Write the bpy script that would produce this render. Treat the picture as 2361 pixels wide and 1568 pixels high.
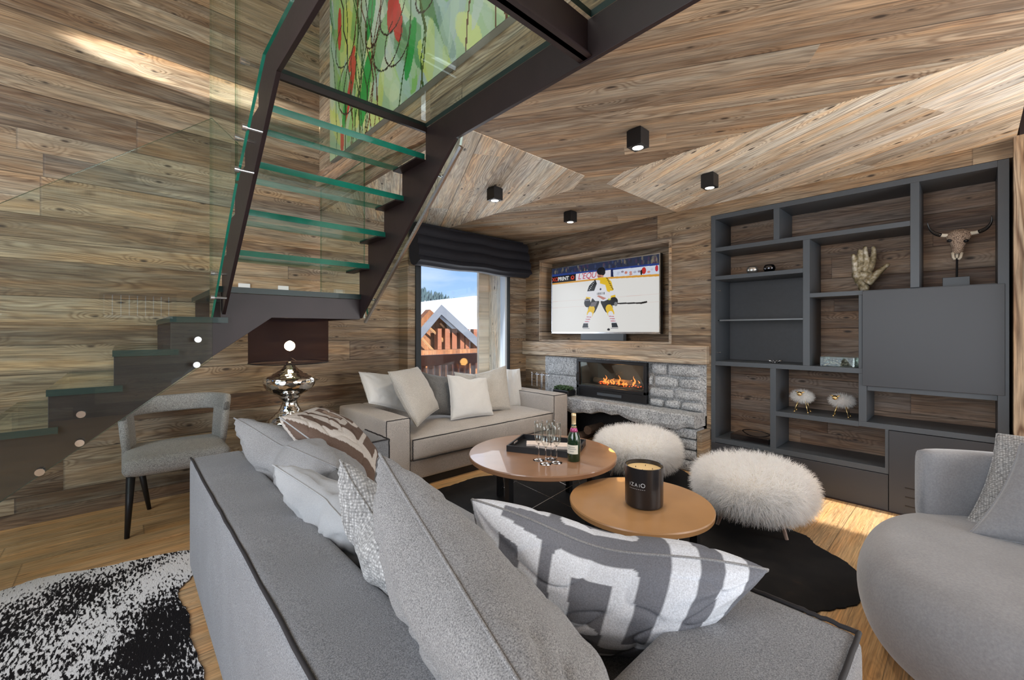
import bpy, bmesh, math, random
import numpy as np
from mathutils import Vector, Matrix
R = math.radians
rnd = random.Random(7)
sc = bpy.context.scene
for o in list(bpy.data.objects): bpy.data.objects.remove(o)
COL = sc.collection

# ---------------------------------------------------------------- camera
CAMH, YAW, FPX, HZ = 1.30, R(42.7), 976.0, 764.0
cd = bpy.data.cameras.new('camera'); cam = bpy.data.objects.new('camera', cd); COL.objects.link(cam)
cd.sensor_fit = 'HORIZONTAL'; cd.sensor_width = 36.0; cd.lens = FPX / 2361 * 36
cd.shift_y = -(784 - HZ) / 2361
cd.clip_start = 0.02; cd.clip_end = 2000
cam.location = (0, 0, CAMH); cam.rotation_euler = (R(90), 0, -YAW)
sc.camera = cam
sc.view_settings.view_transform = 'Standard'; sc.view_settings.look = 'None'
sc.view_settings.exposure = 0.3; sc.view_settings.gamma = 1.0; sc.view_settings.use_curve_mapping = False

def ray(px, py):
    r = (px - 1180.5) / FPX; u = -(py - HZ) / FPX
    return Vector((math.sin(YAW) + r * math.cos(YAW), math.cos(YAW) - r * math.sin(YAW), u))
def onX(c, px, py): d = ray(px, py); return Vector((0, 0, CAMH)) + d * (c / d.x)
def onY(c, px, py): d = ray(px, py); return Vector((0, 0, CAMH)) + d * (c / d.y)
def onZ(c, px, py): d = ray(px, py); return Vector((0, 0, CAMH)) + d * ((c - CAMH) / d.z)

# ---------------------------------------------------------------- world
w = bpy.data.worlds.new('sky'); sc.world = w; w.use_nodes = True
nt = w.node_tree; nt.nodes.clear()
wo = nt.nodes.new('ShaderNodeOutputWorld'); bg = nt.nodes.new('ShaderNodeBackground')
tc = nt.nodes.new('ShaderNodeTexCoord'); sp = nt.nodes.new('ShaderNodeSeparateXYZ')
cr = nt.nodes.new('ShaderNodeValToRGB'); nz = nt.nodes.new('ShaderNodeTexNoise'); mp = nt.nodes.new('ShaderNodeMapping')
mx = nt.nodes.new('ShaderNodeMix'); mx.data_type = 'RGBA'; cr2 = nt.nodes.new('ShaderNodeValToRGB')
nt.links.new(tc.outputs['Generated'], sp.inputs[0]); nt.links.new(sp.outputs['Z'], cr.inputs[0])
e = cr.color_ramp.elements; e[0].position = 0.0; e[0].color = (.42, .62, .85, 1); e[1].position = .35; e[1].color = (.10, .26, .62, 1)
mp.inputs['Scale'].default_value = (1, 1, 4); nt.links.new(tc.outputs['Generated'], mp.inputs[0]); nt.links.new(mp.outputs[0], nz.inputs['Vector'])
nz.inputs['Scale'].default_value = 3.5; nz.inputs['Detail'].default_value = 6; nt.links.new(nz.outputs['Fac'], cr2.inputs[0])
cr2.color_ramp.elements[0].position = .48; cr2.color_ramp.elements[0].color = (0, 0, 0, 1); cr2.color_ramp.elements[1].position = .75; cr2.color_ramp.elements[1].color = (.6, .6, .6, 1)
nt.links.new(cr2.outputs[0], mx.inputs['Factor']); nt.links.new(cr.outputs[0], mx.inputs[6]); mx.inputs[7].default_value = (.9, .93, 1, 1)
nt.links.new(mx.outputs[2], bg.inputs[0]); bg.inputs[1].default_value = 1.15; nt.links.new(bg.outputs[0], wo.inputs[0])

# ---------------------------------------------------------------- daylight
def light(name, kind, loc, power, color=(1, 1, 1), rot=(0, 0, 0), **kw):
    l = bpy.data.lights.new(name, kind); l.energy = power; l.color = color
    for k, v in kw.items(): setattr(l, k, v)
    o = bpy.data.objects.new(name, l); COL.objects.link(o); o.location = loc; o.rotation_euler = rot
    return o
sun = light('sun', 'SUN', (2, -6, 6), 9.0, (1, .93, .82), angle=R(1.2))
sun.rotation_euler = Vector((0.0, 1, -0.60)).to_track_quat('-Z', 'Y').to_euler()
# daylight entering by the real window openings of the room (behind and beside the camera, and upstairs)
def area(name, loc, dirv, sx, sy, power, color=(1, 1, 1)):
    o = light(name, 'AREA', loc, power, color, shape='RECTANGLE', size=sx, size_y=sy)
    o.rotation_euler = Vector(dirv).to_track_quat('-Z', 'Z').to_euler(); return o
area('daylight_back_window', (2.3, -2.9, 1.3), (0, 1, 0), 2.1, 2.1, 85, (.93, .97, 1))
area('daylight_side_window', (-2.9, 0.5, 1.35), (1, 0.1, 0), 4.4, 2.2, 120, (.93, .97, 1))
area('daylight_upstairs_window', (-2.9, 1.6, 3.75), (1, 0.12, -.1), 4.6, 2.0, 120, (1, .98, .95))
area('daylight_front_window', (3.0, 4.2, 1.2), (0, -1, -.2), 1.2, 1.9, 16, (.9, .95, 1))
area('daylight_right_window', (4.3, -1.7, 1.3), (-1, .35, 0), 1.9, 2.1, 75, (1, .97, .93))

# ================================================================ materials
def mat(name):
    m = bpy.data.materials.new(name); m.use_nodes = True
    n = m.node_tree; n.nodes.clear()
    out = n.nodes.new('ShaderNodeOutputMaterial'); b = n.nodes.new('ShaderNodeBsdfPrincipled')
    n.links.new(b.outputs[0], out.inputs[0]); return m, n, b, out
class NT:
    def __init__(s, n): s.n = n
    def new(s, t, **k):
        x = s.n.nodes.new(t)
        for a, v in k.items(): setattr(x, a, v)
        return x
    def put(s, node, i, v):
        if hasattr(v, 'is_output') or isinstance(v, bpy.types.NodeSocket): s.n.links.new(v, node.inputs[i])
        elif v is not None: node.inputs[i].default_value = v
    def math(s, op, a, b=None, c=None):
        x = s.new('ShaderNodeMath', operation=op)
        for i, v in enumerate((a, b, c)): s.put(x, i, v)
        return x.outputs[0]
    def comb(s, x, y, z):
        c = s.new('ShaderNodeCombineXYZ')
        for i, v in enumerate((x, y, z)): s.put(c, i, v)
        return c.outputs[0]
    def noise(s, vec, scale=5, detail=4, rough=.5, dist=0, out='Fac'):
        x = s.new('ShaderNodeTexNoise'); s.put(x, 'Vector', vec); s.put(x, 'Scale', scale); s.put(x, 'Detail', detail)
        s.put(x, 'Roughness', rough); s.put(x, 'Distortion', dist); return x.outputs[out]
    def ramp(s, fac, stops, interp='LINEAR'):
        x = s.new('ShaderNodeValToRGB'); s.put(x, 0, fac); el = x.color_ramp.elements; x.color_ramp.interpolation = interp
        while len(el) < len(stops): el.new(.5)
        for q, (p, c) in zip(el, stops): q.position = p; q.color = (c[0], c[1], c[2], 1) if not isinstance(c, (int, float)) else (c, c, c, 1)
        return x.outputs[0]
    def mix(s, f, a, b, mode='MIX'):
        x = s.new('ShaderNodeMix', data_type='RGBA', blend_type=mode); s.put(x, 0, f)
        for i, v in ((6, a), (7, b)):
            if isinstance(v, (int, float)): v = (v, v, v, 1)
            elif isinstance(v, tuple) and len(v) == 3: v = v + (1,)
            s.put(x, i, v)
        return x.outputs[2]
def plain(name, col, rough=.5, metal=0, bump=0, bscale=200, spec=.5, coat=0, var=0, vscale=30, sheen=0):
    m, n, b, out = mat(name); t = NT(n)
    b.inputs['Base Color'].default_value = (*col, 1); b.inputs['Roughness'].default_value = rough
    b.inputs['Metallic'].default_value = metal; b.inputs['Specular IOR Level'].default_value = spec
    b.inputs['Coat Weight'].default_value = coat; b.inputs['Sheen Weight'].default_value = sheen
    co = t.new('ShaderNodeTexCoord').outputs['Object']
    if var:
        f = t.noise(co, vscale, 4); c = t.mix(f, tuple(x * (1 - var) for x in col), tuple(min(1, x * (1 + var)) for x in col)); n.links.new(c, b.inputs['Base Color'])
    if bump:
        f = t.noise(co, bscale, 3); bp = t.new('ShaderNodeBump'); bp.inputs['Strength'].default_value = bump; bp.inputs['Distance'].default_value = .004
        n.links.new(f, bp.inputs['Height']); n.links.new(bp.outputs[0], b.inputs['Normal'])
    return m
def glow(name, col, s):
    m, n, b, out = mat(name); n.nodes.remove(b); e = n.nodes.new('ShaderNodeEmission'); e.inputs[0].default_value = (*col, 1); e.inputs[1].default_value = s
    n.links.new(e.outputs[0], out.inputs[0]); return m

def wood(name, rotdeg=0, plane='XY', width=.17, length=2.6, cols=None, seed=0., dark=1., ring=1., knot=1., rough=.62, gap=.006, joint=True, bump=.35):
    """reclaimed boards. rotdeg: board direction in the plane ('XY' ceiling/floor, 'XZ' / 'YZ' walls, 'ZX','ZY' upright boards)"""
    m, n, b, out = mat(name); t = NT(n)
    co = t.new('ShaderNodeTexCoord').outputs['Object']; s = t.new('ShaderNodeSeparateXYZ'); n.links.new(co, s.inputs[0])
    ax = {'X': s.outputs[0], 'Y': s.outputs[1], 'Z': s.outputs[2]}
    p, q = ax[plane[0]], ax[plane[1]]
    a = R(rotdeg)
    if rotdeg:
        u = t.math('ADD', t.math('MULTIPLY', p, math.cos(a)), t.math('MULTIPLY', q, math.sin(a)))
        v = t.math('SUBTRACT', t.math('MULTIPLY', q, math.cos(a)), t.math('MULTIPLY', p, math.sin(a)))
    else: u, v = p, q
    vw = t.math('MULTIPLY', t.math('ADD', v, seed + 10), 1 / width)
    vw = t.math('ADD', vw, t.math('MULTIPLY', t.math('SINE', t.math('MULTIPLY', vw, 1.9)), .22))      # boards of unequal width
    idv = t.math('FLOOR', vw); fr = t.math('FRACT', vw)
    wn = t.new('ShaderNodeTexWhiteNoise', noise_dimensions='1D'); n.links.new(idv, wn.inputs['W'])
    u2 = t.math('ADD', u, t.math('MULTIPLY', wn.outputs[0], 9.0))
    us = t.math('MULTIPLY', u2, 1 / length); ids = t.math('FLOOR', us); fu = t.math('FRACT', us)
    wn2 = t.new('ShaderNodeTexWhiteNoise', noise_dimensions='2D'); n.links.new(t.comb(idv, ids, 0.), wn2.inputs['Vector'])
    r1 = wn2.outputs[0]; sc3 = t.new('ShaderNodeSeparateColor'); n.links.new(wn2.outputs[1], sc3.inputs[0]); r2 = sc3.outputs[1]; r3 = sc3.outputs[2]
    off = t.math('MULTIPLY', r1, 37.)
    # knots
    kv = t.comb(t.math('ADD', t.math('MULTIPLY', u2, 2.3), off), t.math('MULTIPLY', v, 6.2), 0.)
    vo = t.new('ShaderNodeTexVoronoi', voronoi_dimensions='2D'); n.links.new(kv, vo.inputs['Vector']); vo.inputs['Scale'].default_value = 1.0
    kc = t.new('ShaderNodeSeparateColor'); n.links.new(vo.outputs['Color'], kc.inputs[0]); has = t.math('GREATER_THAN', kc.outputs[0], .35)
    kd = t.math('ADD', vo.outputs['Distance'], t.math('MULTIPLY', kc.outputs[1], .03))
    kf = t.math('MULTIPLY', t.ramp(kd, [(0.035, 1.), (.085, .0)]), has)
    swirl = t.math('MULTIPLY', t.ramp(kd, [(0., 1.), (.38, 0.)], 'EASE'), has)
    # growth rings
    big = t.noise(t.comb(t.math('MULTIPLY', u2, .55), t.math('MULTIPLY', v, 4.), off), 1.6, 2, .5)
    ph = t.math('ADD', t.math('MULTIPLY', v, 150.), t.math('MULTIPLY', big, 95.))
    ph = t.math('ADD', ph, t.math('MULTIPLY', swirl, 26.))
    rg = t.math('ADD', t.math('MULTIPLY', t.math('SINE', ph), .5), .5)
    rg = t.math('MULTIPLY', t.math('POWER', rg, 1.8), t.ramp(t.noise(t.comb(t.math('MULTIPLY', u2, .8), t.math('MULTIPLY', v, 5.), off), 1.3, 3), [(.38, .25), (.6, 1.)]))
    fine = t.noise(t.comb(t.math('MULTIPLY', u2, 5.), t.math('MULTIPLY', v, 150.), off), 1., 5, .65)
    mid = t.noise(t.comb(t.math('MULTIPLY', u2, 1.3), t.math('MULTIPLY', v, 14.), off), 1.2, 5, .6)
    cols = cols or [(.10, .055, .03), (.20, .12, .07), (.29, .19, .115), (.25, .19, .145), (.34, .24, .155)]
    k = len(cols)
    tint = t.noise(t.comb(t.math('MULTIPLY', u2, .7), t.math('MULTIPLY', v, 6.), t.math('ADD', off, 9.)), 1.3, 4, .6)
    base = t.ramp(r2, [(i / k, c) for i, c in enumerate(cols)], 'CONSTANT')
    alt = t.ramp(mid, [(.30, cols[0]), (.46, cols[1]), (.56, cols[3]), (.68, cols[-1])])
    c = t.mix(.5, base, alt)
    c = t.mix(t.math('MULTIPLY', t.ramp(t.noise(t.comb(t.math('MULTIPLY', u2, .9), t.math('MULTIPLY', v, 26.), off), 1., 4, .6, .4), [(.52, 0.), (.66, 1.)]), .55), c, (cols[0][0] * 1.1, cols[0][1] * 1.1, cols[0][2] * 1.2))
    c = t.mix(t.math('MULTIPLY', rg, .62 * ring), c, t.mix(1., c, (.36, .27, .21), 'MULTIPLY'))
    c = t.mix(.75, c, t.ramp(fine, [(.30, .30), (.48, .95), (.72, 1.55)]), 'MULTIPLY')
    c = t.mix(.85, c, t.ramp(tint, [(.34, (.82, .90, .98)), (.5, (1., 1., 1.)), (.66, (1.16, .97, .76))]), 'MULTIPLY')
    c = t.mix(t.math('MULTIPLY', kf, .92 * knot), c, (.035, .022, .015))
    g = t.ramp(fr, [(0., 0.), (gap * 3, 1.), (1 - gap * 3, 1.), (1., 0.)])
    if joint:
        g2 = t.ramp(fu, [(0., .35), (.0012, 1.), (1., 1.)]); g = t.math('MULTIPLY', g, g2)
    c = t.mix(t.math('MULTIPLY', t.math('SUBTRACT', 1., g), .8), c, (.02, .013, .01))
    if dark != 1.: c = t.mix(1., c, (dark, dark, dark), 'MULTIPLY')
    n.links.new(c, b.inputs['Base Color']); b.inputs['Roughness'].default_value = rough
    h = t.math('ADD', t.math('MULTIPLY', g, 1.5), t.math('ADD', t.math('MULTIPLY', rg, -.25), t.math('MULTIPLY', fine, .4)))
    bp = t.new('ShaderNodeBump'); bp.inputs['Strength'].default_value = bump; bp.inputs['Distance'].default_value = .006
    n.links.new(h, bp.inputs['Height']); n.links.new(bp.outputs[0], b.inputs['Normal'])
    return m
def fabric(name, lo, hi, scale=260, contrast=.16, bump=.5, weave=0, patch=.25, rough=.9, sheen=.15):
    m, n, b, out = mat(name); t = NT(n); co = t.new('ShaderNodeTexCoord').outputs['Object']
    f = t.noise(co, scale, 3, .7); f2 = t.noise(co, 6, 3)
    c = t.ramp(f, [(.5 - contrast, lo), (.5 + contrast, hi)])
    c = t.mix(patch, c, t.ramp(f2, [(.3, .75), (.7, 1.2)]), 'MULTIPLY')
    h = f
    if weave:
        w = t.new('ShaderNodeTexWave', wave_type='BANDS', bands_direction='DIAGONAL'); t.put(w, 'Vector', co); w.inputs['Scale'].default_value = weave; w.inputs['Distortion'].default_value = .6
        v = t.new('ShaderNodeTexVoronoi'); t.put(v, 'Vector', co); v.inputs['Scale'].default_value = weave; v.inputs['Randomness'].default_value = .25
        c = t.mix(.75, c, t.ramp(v.outputs['Distance'], [(.1, 1.25), (.6, .45)]), 'MULTIPLY'); h = t.math('SUBTRACT', 1., v.outputs['Distance'])
    n.links.new(c, b.inputs['Base Color']); b.inputs['Roughness'].default_value = rough; b.inputs['Sheen Weight'].default_value = sheen; b.inputs['Specular IOR Level'].default_value = .2
    bp = t.new('ShaderNodeBump'); bp.inputs['Strength'].default_value = bump; bp.inputs['Distance'].default_value = .003
    n.links.new(h, bp.inputs['Height']); n.links.new(bp.outputs[0], b.inputs['Normal'])
    return m
def vcol(name, rough=.5, emit=0, spec=.4, coat=0, fab=False, sheen=0):
    m, n, b, out = mat(name); t = NT(n); a = t.new('ShaderNodeAttribute', attribute_name='Col')
    c = a.outputs['Color']
    if fab:
        co = t.new('ShaderNodeTexCoord').outputs['Object']; f = t.noise(co, 300, 3, .7)
        c = t.mix(.6, c, t.ramp(f, [(.3, .6), (.7, 1.3)]), 'MULTIPLY')
        bp = t.new('ShaderNodeBump'); bp.inputs['Strength'].default_value = .4; bp.inputs['Distance'].default_value = .003
        n.links.new(f, bp.inputs['Height']); n.links.new(bp.outputs[0], b.inputs['Normal'])
    n.links.new(c, b.inputs['Base Color']); b.inputs['Roughness'].default_value = rough; b.inputs['Specular IOR Level'].default_value = spec
    b.inputs['Coat Weight'].default_value = coat
    if emit: n.links.new(t.mix(1., c, (.12, .12, .12), 'MULTIPLY'), b.inputs['Base Color'])
    if emit: n.links.new(c, b.inputs['Emission Color']); b.inputs['Emission Strength'].default_value = emit
    return m
def pane(name, tint=(.93, .98, .96), rough=.0, boost=1.):
    m, n, b, out = mat(name); n.nodes.remove(b); t = NT(n)
    tr = t.new('ShaderNodeBsdfTransparent'); tr.inputs[0].default_value = (*tint, 1)
    gl = t.new('ShaderNodeBsdfGlossy'); gl.inputs['Roughness'].default_value = rough; gl.inputs[0].default_value = (.95, 1, .98, 1)
    lw = t.new('ShaderNodeLayerWeight'); lw.inputs[0].default_value = .5
    f5 = t.math('POWER', lw.outputs['Facing'], 4.5)
    mixs = t.new('ShaderNodeMixShader'); n.links.new(t.math('MULTIPLY', t.math('ADD', t.math('MULTIPLY', f5, .9), .04), boost), mixs.inputs[0])
    n.links.new(tr.outputs[0], mixs.inputs[1]); n.links.new(gl.outputs[0], mixs.inputs[2]); n.links.new(mixs.outputs[0], out.inputs[0]); return m

WALLC = [(.085, .052, .032), (.22, .145, .085), (.40, .285, .17), (.30, .24, .175), (.52, .39, .25)]
CEILC = [(.21, .14, .088), (.42, .30, .195), (.58, .43, .28), (.49, .41, .31), (.70, .54, .37)]
PALEC = [(.46, .38, .29), (.74, .62, .46), (.88, .75, .57), (.84, .80, .72), (.96, .89, .74)]
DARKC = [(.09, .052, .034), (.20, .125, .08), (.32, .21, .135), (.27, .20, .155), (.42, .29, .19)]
M = dict(
 wall_x=wood('reclaimed_boards_back', 0, 'XZ', .19, 3.2, WALLC, .03),
 wall_y=wood('reclaimed_boards_right', 0, 'YZ', .17, 2.2, WALLC, .8, ring=1.1),
 wall_p=wood('reclaimed_boards_gallery', 0, 'YZ', .17, 3., WALLC, .3, dark=1.1),
 ceil_b=wood('ceiling_boards', -60, 'XY', .155, 6.5, CEILC, .5, joint=False),
 ceil_a=wood('ceiling_boards_turned', 63, 'XY', .165, 4, PALEC, .1, ring=.9, joint=False),
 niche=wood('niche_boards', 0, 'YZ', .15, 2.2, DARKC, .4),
 post=wood('post_board', 90, 'YZ', .3, 9, [(.15, .085, .045), (.27, .17, .095), (.40, .27, .165), (.36, .26, .17), (.48, .36, .24)], .2, ring=1.6, joint=False),
 beam=wood('mantel_timber', 0, 'YZ', .095, 6, [(.34, .25, .17), (.50, .38, .26), (.58, .45, .31), (.55, .46, .35), (.66, .52, .38)], .38, knot=1.2, gap=.012),
 oldbeam=wood('old_beam', 0, 'YZ', .2, 6, DARKC, .3, dark=1.3),
 frame=wood('niche_frame', 0, 'YZ', .3, 6, [(.28, .20, .135), (.44, .32, .215), (.50, .38, .26), (.46, .37, .28), (.56, .43, .30)], .1, joint=False),
 skirt=wood('skirting_board', 0, 'XZ', .4, 4, [(.16, .10, .062), (.22, .145, .09), (.25, .165, .105), (.22, .165, .12), (.28, .19, .12)], .2),
 floor=wood('oak_floor', 0, 'XY', .21, 2.3, [(.46, .27, .115), (.56, .345, .16), (.63, .40, .195), (.58, .38, .20), (.70, .46, .24)], .1, ring=.45, knot=.35, rough=.38, gap=.003, bump=.12),
 expost=wood('outside_post', 90, 'YZ', .6, 9, [(.72, .60, .44), (.82, .70, .53), (.88, .76, .58), (.86, .78, .66), (.94, .83, .67)], .1, joint=False, ring=.5),
 chalet=wood('chalet_boards', 90, 'XZ', .3, 3, [(.16, .06, .025), (.25, .10, .04), (.32, .14, .055), (.28, .13, .06), (.38, .18, .08)], .1, rough=.8),
 steel=plain('patinated_steel', (.022, .012, .013), .45, .1, .12, 25, var=.5, vscale=5),
 steel_dim=plain('grey_shelf_edge', (.16, .17, .18), .4, .4), steel_in=plain('brushed_steel', (.62, .62, .63), .25, 1.),
 chrome=plain('polished_chrome', (.86, .85, .83), .06, 1.),
 hammered=None,
 black=plain('black_metal', (.012, .012, .014), .4, .2), blackgloss=plain('black_gloss', (.012, .009, .009), .08, 0, coat=.5),
 graphite=plain('graphite_lacquer', (.062, .072, .084), .42, 0, .08, 400, var=.08, vscale=3),
 graphite2=plain('graphite_door', (.036, .038, .044), .42, 0, .05, 500, var=.08, vscale=2),
 darkback=plain('graphite_back', (.05, .052, .058), .5, 0, var=.15),
 granite=None,
 gold=plain('brass', (.80, .58, .26), .22, 1.),
 pane=pane('clear_glass'), win=pane('window_glass', (.97, .98, .99)),
 edge=plain('green_glass_edge', (.01, .17, .115), .12, 0, var=.5, vscale=9, coat=.6),
 edged=plain('dark_green_glass_edge', (.003, .020, .019), .5, 0, var=.5, vscale=9, coat=.1),
 sofa=fabric('grey_sofa_wool', (.10, .105, .118), (.36, .37, .385), 340, .18),
 sofa2=fabric('beige_sofa_wool', (.27, .245, .22), (.64, .59, .545), 320, .17),
 chairf=fabric('grey_tweed', (.15, .145, .145), (.54, .52, .50), 190, .2),
 velvet=fabric('grey_corduroy', (.235, .24, .255), (.33, .335, .35), 120, .25, .3, sheen=.4, patch=.4),
 marl=fabric('marled_wool', (.10, .10, .105), (.43, .425, .42), 400, .19),
 marl2=fabric('grey_flannel', (.17, .17, .175), (.42, .42, .42), 380, .2),
 pale=fabric('pale_grey_cotton', (.33, .34, .35), (.44, .45, .46), 300, .3, .2, patch=.15),
 white=fabric('white_cotton', (.62, .61, .59), (.78, .77, .75), 300, .3, .2, patch=.12),
 beige=fabric('beige_linen', (.40, .37, .33), (.66, .63, .58), 200, .2),
 dgrey=fabric('dark_grey_wool', (.11, .11, .11), (.25, .25, .245), 180, .2),
 woven=fabric('chunky_weave', (.28, .28, .28), (.66, .66, .65), 110, .2, .9, weave=120),
 pip=plain('dark_piping', (.022, .02, .022), .8),
 fur=plain('sheepskin', (.95, .92, .87), .75, sheen=.3, var=.10, vscale=14), fur2=plain('white_wool', (.93, .92, .90), .8, sheen=.3),
 furbase=plain('fur_skin', (.80, .76, .70), .9),
 tabletop=plain('walnut_veneer', (.29, .155, .085), .33, 0, var=.22, vscale=9, coat=.45),
 tabletop2=plain('oak_veneer', (.43, .235, .10), .35, 0, var=.12, vscale=7, coat=.1),
 wax=plain('candle_wax', (.82, .60, .30), .5), paper=plain('printed_card', (.72, .62, .56), .6, var=.25, vscale=60),
 label=plain('bottle_label', (.75, .72, .62), .5), foil=plain('gold_foil', (.72, .55, .32), .35, .7, .4, 120), pink=plain('pink_foil', (.45, .08, .22), .35, .3),
 bottle=plain('green_bottle', (.008, .03, .012), .06, 0, coat=.6),
 text=plain('grey_print', (.62, .64, .66), .5), navy=plain('navy_blind', (.006, .006, .012), .75, bump=.3, bscale=90),
 silver=plain('worn_silver', (.62, .60, .56), .28, .9, .5, 90), horn=plain('black_horn', (.012, .011, .011), .12, coat=.5),
 bone=plain('ivory_bone', (.72, .66, .54), .5), plastic=plain('white_plastic', (.8, .8, .8), .4),
 snow=plain('snow', (.88, .91, .96), .8, var=.06, vscale=.1), rooft=plain('grey_roof', (.11, .125, .155), .6, var=.2, vscale=3),
 pine=plain('pine_trees', (.05, .085, .10), .9, var=.4, vscale=.3), deckw=plain('red_brown_wood', (.22, .075, .035), .6, var=.3, vscale=8),
 frameal=plain('dark_window_frame', (.03, .035, .04), .4, .3), whiteal=plain('white_window_frame', (.65, .68, .72), .4),
 ember=glow('embers', (1, .12, .02), 1.1), flame=glow('flame', (1, .25, .05), 1.5),
 spotlamp=glow('spot_bulb', (1, .93, .82), 7), bulb=glow('lamp_bulb', (1, .80, .50), 45),
 green=plain('green_leaf', (.04, .08, .03), .8, var=.6, vscale=50), log=plain('firewood', (.12, .075, .05), .9, var=.5, vscale=25, bump=.6, bscale=50),
 tanboard=plain('blocker_plaster', (.30, .24, .18), .8, var=.1), ash=plain('fireclay', (.028, .026, .027), .9, var=.3),
)
def granite():
    m, n, b, out = mat('hewn_granite'); t = NT(n); co = t.new('ShaderNodeTexCoord').outputs['Object']
    f = t.noise(co, 75, 4, .8); f2 = t.noise(co, 9, 5, .6)
    c = t.ramp(f, [(.34, (.06, .062, .066)), (.43, (.30, .31, .32)), (.57, (.56, .575, .59)), (.70, (.76, .77, .77))])
    c = t.mix(.4, c, t.ramp(f2, [(.3, .6), (.7, 1.25)]), 'MULTIPLY')
    n.links.new(c, b.inputs['Base Color']); b.inputs['Roughness'].default_value = .75
    bp = t.new('ShaderNodeBump'); bp.inputs['Strength'].default_value = .9; bp.inputs['Distance'].default_value = .02
    n.links.new(t.noise(co, 22, 6, .7), bp.inputs['Height']); n.links.new(bp.outputs[0], b.inputs['Normal']); return m
M['granite'] = granite()
def hammered():
    m, n, b, out = mat('hammered_silver'); t = NT(n); co = t.new('ShaderNodeTexCoord').outputs['Object']
    b.inputs['Base Color'].default_value = (.86, .84, .80, 1); b.inputs['Metallic'].default_value = 1; b.inputs['Roughness'].default_value = .06
    v = t.new('ShaderNodeTexVoronoi'); t.put(v, 'Vector', co); v.inputs['Scale'].default_value = 34
    bp = t.new('ShaderNodeBump'); bp.inputs['Strength'].default_value = .45; bp.inputs['Distance'].default_value = .006
    n.links.new(v.outputs['Distance'], bp.inputs['Height']); n.links.new(bp.outputs[0], b.inputs['Normal']); return m
M['hammered'] = hammered()
def carved():
    m, n, b, out = mat('carved_bone'); t = NT(n); co = t.new('ShaderNodeTexCoord').outputs['Object']
    v = t.new('ShaderNodeTexVoronoi', feature='DISTANCE_TO_EDGE'); t.put(v, 'Vector', co); v.inputs['Scale'].default_value = 110
    n.links.new(t.ramp(v.outputs['Distance'], [(.02, (.10, .06, .04)), (.14, (.56, .43, .33))]), b.inputs['Base Color']); b.inputs['Roughness'].default_value = .55
    bp = t.new('ShaderNodeBump'); bp.inputs['Strength'].default_value = .8; bp.inputs['Distance'].default_value = .006
    n.links.new(v.outputs['Distance'], bp.inputs['Height']); n.links.new(bp.outputs[0], b.inputs['Normal']); return m
M['carved'] = carved()
def handmat():
    m, n, b, out = mat('aged_plaster'); t = NT(n); co = t.new('ShaderNodeTexCoord').outputs['Object']
    n.links.new(t.ramp(t.noise(co, 22, 5, .6), [(.35, (.10, .075, .035)), (.5, (.30, .245, .14)), (.68, (.62, .57, .48))]), b.inputs['Base Color']); b.inputs['Roughness'].default_value = .5; b.inputs['Metallic'].default_value = .2; return m
M['hand'] = handmat()
def cowhide():
    m, n, b, out = mat('black_white_cowhide'); t = NT(n); co = t.new('ShaderNodeTexCoord').outputs['Object']
    mpn = t.new('ShaderNodeMapping'); n.links.new(co, mpn.inputs[0]); mpn.inputs['Rotation'].default_value = (0, 0, R(-62)); mpn.inputs['Scale'].default_value = (1, .3, 1)
    f = t.noise(mpn.outputs[0], 105, 4, .62, .1); f2 = t.noise(co, 1.7, 3, .5)
    s = t.math('ADD', t.math('SUBTRACT', f, .015), t.math('MULTIPLY', t.math('SUBTRACT', f2, .5), 1.1))
    c = t.ramp(s, [(.455, (.010, .009, .010)), (.50, (.66, .655, .65))]); n.links.new(c, b.inputs['Base Color'])
    b.inputs['Roughness'].default_value = .7; b.inputs['Specular IOR Level'].default_value = .1
    bp = t.new('ShaderNodeBump'); bp.inputs['Strength'].default_value = .5; bp.inputs['Distance'].default_value = .004
    n.links.new(t.noise(mpn.outputs[0], 220, 2), bp.inputs['Height']); n.links.new(bp.outputs[0], b.inputs['Normal']); return m
M['cow'] = cowhide()
def blackhide():
    m, n, b, out = mat('black_cowhide'); t = NT(n); co = t.new('ShaderNodeTexCoord').outputs['Object']
    c = t.ramp(t.noise(co, 7, 5, .6, .5), [(.4, (.003, .003, .004)), (.64, (.009, .008, .008)), (.8, (.03, .016, .011))]); n.links.new(c, b.inputs['Base Color'])
    b.inputs['Roughness'].default_value = .6; b.inputs['Specular IOR Level'].default_value = .15; b.inputs['Sheen Weight'].default_value = .03; return m
M['bhide'] = blackhide()
def shade():
    m, n, b, out = mat('sheer_black_shade'); n.nodes.remove(b); t = NT(n)
    rf = t.new('ShaderNodeBsdfRefraction'); rf.inputs['IOR'].default_value = 1.0; rf.inputs['Roughness'].default_value = .30; rf.inputs[0].default_value = (.55, .46, .42, 1)
    tr = t.new('ShaderNodeBsdfTransparent'); tr.inputs[0].default_value = (.12, .10, .09, 1)
    a0 = t.new('ShaderNodeAddShader'); n.links.new(rf.outputs[0], a0.inputs[0]); n.links.new(tr.outputs[0], a0.inputs[1])
    df = t.new('ShaderNodeBsdfDiffuse'); df.inputs[0].default_value = (.034, .025, .031, 1)
    mi = t.new('ShaderNodeMixShader'); mi.inputs[0].default_value = .5; n.links.new(a0.outputs[0], mi.inputs[1]); n.links.new(df.outputs[0], mi.inputs[2]); n.links.new(mi.outputs[0], out.inputs[0]); return m
M['shade'] = shade()
def realglass(name, col=(1, 1, 1), rough=0):
    m, n, b, out = mat(name); b.inputs['Base Color'].default_value = (*col, 1); b.inputs['Transmission Weight'].default_value = 1; b.inputs['Roughness'].default_value = rough; b.inputs['IOR'].default_value = 1.45; return m
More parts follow.
